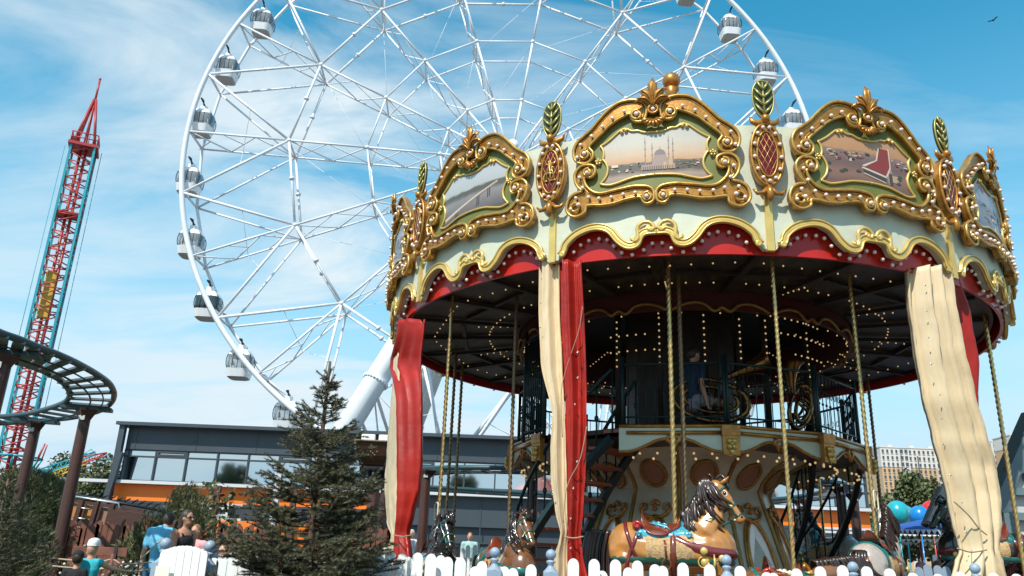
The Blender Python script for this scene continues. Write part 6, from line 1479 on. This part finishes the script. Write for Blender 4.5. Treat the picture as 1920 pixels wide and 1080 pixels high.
def person(label, loc, rz, H=1.7, shirt=S_WHT, pants=P_JEAN, hairm=HAIRB, hair='short', sleeve='short', skin=SKIN, pose=None, cap=None, glasses=False, group=None, seated=False, child=False, bend=0, vox=.013, nolegs=False, look=0):
    t = thing('person', label, 'person', loc, rz, group); k = H; hs_ = 1.25 if child else 1.0
    J = dict(pel=(0, 0, .52), che=(0, 0, .74), nek=(0, 0, .845), hed=(0, .012, .925), shL=(-.108, 0, .80), shR=(.108, 0, .80), elL=(-.135, -.015, .63), elR=(.135, -.015, .63), wrL=(-.14, .03, .49), wrR=(.14, .03, .49),
             hiL=(-.05, 0, .51), hiR=(.05, 0, .51), knL=(-.055, .01, .28), knR=(.055, .01, .28), anL=(-.06, -.01, .045), anR=(.06, -.01, .045))
    if seated: J.update(knL=(-.07, .24, .5), knR=(.07, .24, .5), anL=(-.07, .26, .27), anR=(.07, .26, .27))
    if child:
        J.update(nek=(0, 0, .80), hed=(0, .012, .89), shL=(-.10, 0, .75), shR=(.10, 0, .75), che=(0, 0, .68), elL=(-.13, -.01, .60), elR=(.13, -.01, .60), wrL=(-.14, .03, .47), wrR=(.14, .03, .47), pel=(0, 0, .48), hiL=(-.05, 0, .46), hiR=(.05, 0, .46), knL=(-.055, .01, .25), knR=(.055, .01, .25))
    if pose: J.update(pose)
    J = {a: V(c)*k for a, c in J.items()}
    if bend:
        Rb = Matrix.Rotation(-bend, 3, 'X'); o = J['pel']
        for a in ('che', 'nek', 'hed', 'shL', 'shR', 'elL', 'elR', 'wrL', 'wrR'):
            if a not in (pose or {}): J[a] = o+Rb@(J[a]-o)
    Rl = Matrix.Rotation(look, 3, 'Z'); hc = J['hed']; hd = lambda x, y, z: hc+Rl@V((x*k*hs_, y*k*hs_, z*k*hs_))
    P = [('e', J['che'], (.098*k, .062*k, .115*k)), ('c', J['pel'], .075*k, J['che'], .08*k, .72), ('c', J['che'], .06*k, J['nek'], .034*k), ('c', J['nek']-V((0, 0, .01*k)), .031*k, hc-V((0, 0, .035*k)), .029*k),
         ('e', hc, (.043*k*hs_, .052*k*hs_, .064*k*hs_)), ('e', hd(0, .012, -.035), (.033*k*hs_, .038*k*hs_, .032*k*hs_)), ('c', hd(0, .05, .005), .007*k, hd(0, .064, -.012), .0085*k), ('e', hd(-.043, 0, -.005), (.008*k, .014*k, .018*k)), ('e', hd(.043, 0, -.005), (.008*k, .014*k, .018*k))]
    for s in 'LR':
        sh, el, wr = J['sh'+s], J['el'+s], J['wr'+s]
        P += [('c', sh, .034*k, el, .024*k), ('c', el, .024*k, wr, .0155*k)]
        d = (wr-el).normalized(); x = d.orthogonal().normalized(); x = V((0, 1, 0))-d*d.y; x = x.normalized() if x.length > .1 else d.orthogonal().normalized(); y = d.cross(x)
        P += [('c', wr, .014*k, wr+d*.035*k, .02*k, .55)]
        for i, (o, ln) in enumerate(((-.0155, .034), (-.005, .042), (.0055, .039), (.0155, .03))):
            b0 = wr+d*.05*k+x*o*k; m0 = b0+(d*.9+y*.25)*ln*.55*k; P += [('c', b0, .0052*k, m0, .0048*k), ('c', m0, .0048*k, m0+(d*.6+y*.6)*ln*.5*k, .0038*k)]
        P.append(('c', wr+d*.015*k-x*.014*k, .0062*k, wr+d*.042*k-x*.032*k+y*.006*k, .0048*k))
        if not nolegs: P += [('c', J['hi'+s], .055*k, J['kn'+s], .036*k), ('c', J['kn'+s], .034*k, J['an'+s], .022*k), ('c', J['an'+s]-V((0, .01*k, .02*k)), .02*k, J['an'+s]+V((0, .085*k, -.025*k)), .016*k)]
    body = organic('body', P, vox, skin, t, 3)
    T = [('e', J['che'], (.106*k, .07*k, .12*k)), ('c', J['pel']-V((0, 0, .02*k)), .085*k, J['che'], .09*k, .74)]
    if sleeve != 'strap': T += [('c', J['shL'], .042*k, J['shR'], .042*k)]
    else:
        T = [('c', J['pel'], .085*k, J['che']-V((0, 0, .02*k)), .088*k, .76), ('e', J['che']-V((0, -.004*k, .01*k)), (.1*k, .072*k, .085*k))]
        for s in (-1, 1): T.append(('c', J['che']+V((s*.055, .05, .05))*k, .008*k, J['nek']+V((s*.06, -.0, -.035))*k, .007*k)); T.append(('c', J['nek']+V((s*.06, -.0, -.035))*k, .007*k, J['che']+V((s*.055, -.055, .04))*k, .008*k))
    if sleeve in ('short', 'long'):
        for s in 'LR':
            T.append(('c', J['sh'+s], .043*k, J['sh'+s].lerp(J['el'+s], .62 if sleeve == 'short' else 1), .035*k))
            if sleeve == 'long': T.append(('c', J['el'+s], .032*k, J['wr'+s], .022*k))
    organic('shirt', T, vox, shirt, t, 3)
    if not nolegs:
        B = [('c', J['pel']-V((0, 0, .03*k)), .088*k, J['pel'], .084*k, .76)]
        for s in 'LR':
            kn = J['kn'+s]; B.append(('c', J['hi'+s], .063*k, kn, .044*k))
            if pants not in (P_PAT,): B.append(('c', kn, .042*k, J['an'+s].lerp(kn, .1), .033*k))
        organic('trousers', B, vox, pants, t, 3)
        b = MB()
        for s in 'LR': a = J['an'+s]; b.ball(a+V((0, .04*k, -.022*k)), .03*k, 10, 6, (.95, 2.2, .75))
        b.build('shoes', SHOE, t)
    r_ = hs_*k
    hp = [('e', hd(0, -.012, .012), (.049*r_, .054*r_, .062*r_))]
    if hair in ('long', 'tail'): hp += [('c', hd(0, -.035, .0), .042*r_, hd(0, -.05, -.08 if hair == 'long' else -.04), .035*r_), ('c', hd(-.03, -.025, .0), .02*r_, hd(-.035, -.03, -.10), .016*r_), ('c', hd(.03, -.025, .0), .02*r_, hd(.035, -.03, -.10), .016*r_), ('c', hd(0, -.045, -.05), .036*r_, hd(0, -.055, -.15), .02*r_)]
    if hair == 'bun': hp += [('e', hd(0, -.055, .045), (.025*r_, .025*r_, .025*r_))]
    if hair != 'none':
        me = organic('hair', hp, vox*.8, hairm, t, 2, deform=lambda v: v if (Rl.inverted()@(v-hc)).y < .026*r_ or (v-hc).z > .03*r_ else hc+Rl@V(((Rl.inverted()@(v-hc)).x*.8, .022*r_, (v-hc).z)))
    b = MB()
    for s in (-1, 1): b.ball(hd(s*.018, .046, .008), .006*r_, 6, 5)
    b.build('eyes', H_EYE, t); b = MB(); b.tube([hd(-.013, .049, -.034), hd(0, .053, -.035), hd(.013, .049, -.034)], .0035*r_, 5); b.build('mouth', LIP, t)
    if glasses:
        b = MB()
        for s in (-1, 1): b.ball(hd(s*.02, .05, .008), .016*r_, 10, 6, (1.1, .35, .8)); b.tube([hd(s*.036, .045, .01), hd(s*.044, 0, .01)], .003*r_, 4)
        b.tube([hd(-.01, .056, .01), hd(.01, .056, .01)], .003*r_, 4); b.build('sunglasses', LENS, t)
    if cap:
        b = MB(); Q = Rl.to_4x4(); n = 14
        b.T = Matrix.Translation(hc)@Q@Matrix.Scale(r_, 4)
        b.lathe([(.052, .018), (.053, .035), (.046, .062), (.028, .078), (.003, .083)], (0, -.008, 0), 18)
        vs = [(.05*cos(a), .045+(.05)*sin(a)*.9-.012, .022-.012*sin(a)) for a in [pi*i/10 for i in range(11)]]; b.add(vs+[(x, y, z+.004) for x, y, z in vs], [tuple(range(11)), tuple(range(21, 10, -1))]+[(i, i+11, i+12, i+1) for i in range(10)]); b.T = None; b.build('cap', cap, t)
    return t
def gp_(px, Y): p = at(px, 1050, Y); return (p.x, Y, 0)
def hfor(px, py, Y): return at(px, py, Y).z
LV, RV = 'visitors beyond the left gate', 'visitors beyond the carousel on the right'
def head_at(px, pytop, Y, H): """place so that the head top meets the photo height; the ground there may be raised""" ; p = at(px, pytop, Y); return (p.x, Y, max(0, p.z-H))
person('woman in black strappy top and sunglasses with long brown hair, behind the arched gate', head_at(352, 955, 12.6, 1.74), rad(-112), 1.74, S_BLK, P_DARK, HAIRB, 'long', 'strap', SKIN2, glasses=True, group=LV, vox=.011, pose=dict(wrR=(.10, .14, .60), elR=(.125, .02, .63)))
person('man in a light blue t shirt and jeans bending his head, left of the woman', head_at(309, 963, 12.9, 1.76), rad(-20), 1.8, S_BLUE, P_JEAN, HAIRB, 'short', 'short', SKIN, group=LV, bend=-.0, vox=.012, pose=dict(hed=(.005, .07, .895), nek=(0, .03, .835), wrL=(-.15, .0, .47)))
person('girl in a pink shirt half hidden behind the woman in black', head_at(370, 982, 13.4, 1.55), rad(170), 1.55, S_PINK, P_JEAN, HAIRL, 'long', 'short', SKIN, group=LV)
person('small child with brown hair right of the gate post', head_at(424, 1015, 12.4, 1.3), rad(150), 1.3, S_PINK, P_DARK, HAIRL, 'long', 'short', SKIN, group=LV, child=True)
person('person with dark curly hair standing near the fence, right of the gate', head_at(412, 999, 14.2, 1.5), rad(160), 1.5, S_NAVY, P_DARK, HAIRB, 'long', 'short', SKIN2, group=LV)
person('person in a bright blue shirt far off behind the brown fence', head_at(433, 978, 19.5, 1.75), rad(-80), 1.75, S_BLUE, P_DARK, HAIRB, 'short', 'short', SKIN, group=LV, bend=.25)
person('child in a turquoise top, patterned shorts and white cap reaching for the rope', head_at(177, 1008, 11.6, 1.32), rad(15), 1.32, S_TQ, P_PAT, HAIRL, 'none', 'none', SKIN, group=LV, child=True, cap=CAPW, look=rad(60), pose=dict(elR=(.2, .06, .70), wrR=(.33, .08, .68), elL=(-.12, .1, .70), wrL=(-.14, .2, .74)), vox=.011)
person('child in a black t shirt and dark cap beside the child in turquoise', head_at(149, 1030, 11.4, 1.12), rad(10), 1.12, S_BLK, P_DARK, HAIRB, 'short', 'short', SKIN, group=LV, child=True, cap=S_BLK, vox=.011)
person('white haired person in a white shirt just right of the left red curtain', head_at(773, 992, 23, 1.68), rad(170), 1.68, S_WHT, P_DARK, HAIRG, 'short', 'short', SKIN)
person('woman in a pale teal dress standing beyond the white pickets', head_at(882, 991, 25, 1.78), rad(180), 1.68, S_AQ, S_AQ, HAIRL, 'bun', 'short', SKIN)
person('child in turquoise seen below the stairs', head_at(927, 1014, 22, 1.3), rad(160), 1.2, S_LIL, P_DARK, HAIRB, 'short', 'short', SKIN, child=True)
person('man in white shirt, white cap and jeans beyond the carousel', head_at(1559, 1003, 21.5, 1.8), rad(-60), 1.74, S_WHT, P_JEAN, HAIRB, 'short', 'short', SKIN, group=RV, cap=CAPW)
person('woman in dark vest with a pink headband beside the man in the white cap', head_at(1575, 1016, 21.8, 1.65), rad(200), 1.6, S_BLK, P_DARK, HAIRL, 'bun', 'none', SKIN, group=RV)
person('bearded man in a dark shirt behind the woman in lilac', head_at(1588, 1007, 23, 1.85), rad(190), 1.78, S_NAVY, P_DARK, HAIRB, 'short', 'short', SKIN2, group=RV)
person('woman in a lilac shirt beside a brown post', head_at(1597, 1016, 21.6, 1.65), rad(120), 1.6, S_LIL, P_JEAN, HAIRB, 'long', 'short', SKIN, group=RV)
person('child in a turquoise shirt holding up a hand near the ride canopy', head_at(1722, 1023, 14.6, 1.6), rad(200), 1.35, S_TQ, P_DARK, HAIRB, 'short', 'short', SKIN, group=RV, child=True, cap=S_PINK, pose=dict(elR=(.15, .1, .62), wrR=(.13, .18, .78)))
person('girl with fair hair in pink shirt and pink trousers seen from behind', head_at(1752, 1022, 14.4, 1.62), rad(10), 1.4, S_PINK, P_PINK, HAIRL, 'long', 'short', SKIN, group=RV, child=True)
person('person in a dark top next to the girl in pink', head_at(1765, 1026, 15, 1.6), rad(30), 1.5, S_NAVY, P_DARK, HAIRB, 'short', 'short', SKIN, group=RV)
person('visitor in a white cap passing behind the grey horse', head_at(1636, 1010, 21.7, 1.72), rad(-60), 1.6, S_WHT, P_JEAN, HAIRB, 'short', 'short', SKIN, group=RV, cap=CAPW)
for px, lab, m, c in ((692, 'rider in a dark teal jacket on the left seat of the ship car', S_NAVY, None), (716, 'rider in a grey cap on the right seat of the ship car', S_BLK, HAIRG)):
    p = at(px, 836, 20.4); person(lab, (p.x, 20.4, p.z-1.08), rad(5), 1.3, m, P_DARK, HAIRL if c is None else HAIRB, 'short', 'long', SKIN, seated=True, child=True, cap=c, group='riders in the ship car')
th_, z_ = cylpt(1300, 700, 2.45); q = CC+pol(th_, 2.45, 0)
person('seated rider in dark clothes and pale trousers on the upper deck by the tuba', (q.x, q.y, 2.72), th_+rad(-60), 1.7, S_NAVY, cloth('trousers_grey', (.25, .25, .3)), HAIRB, 'short', 'short', SKIN, seated=True)
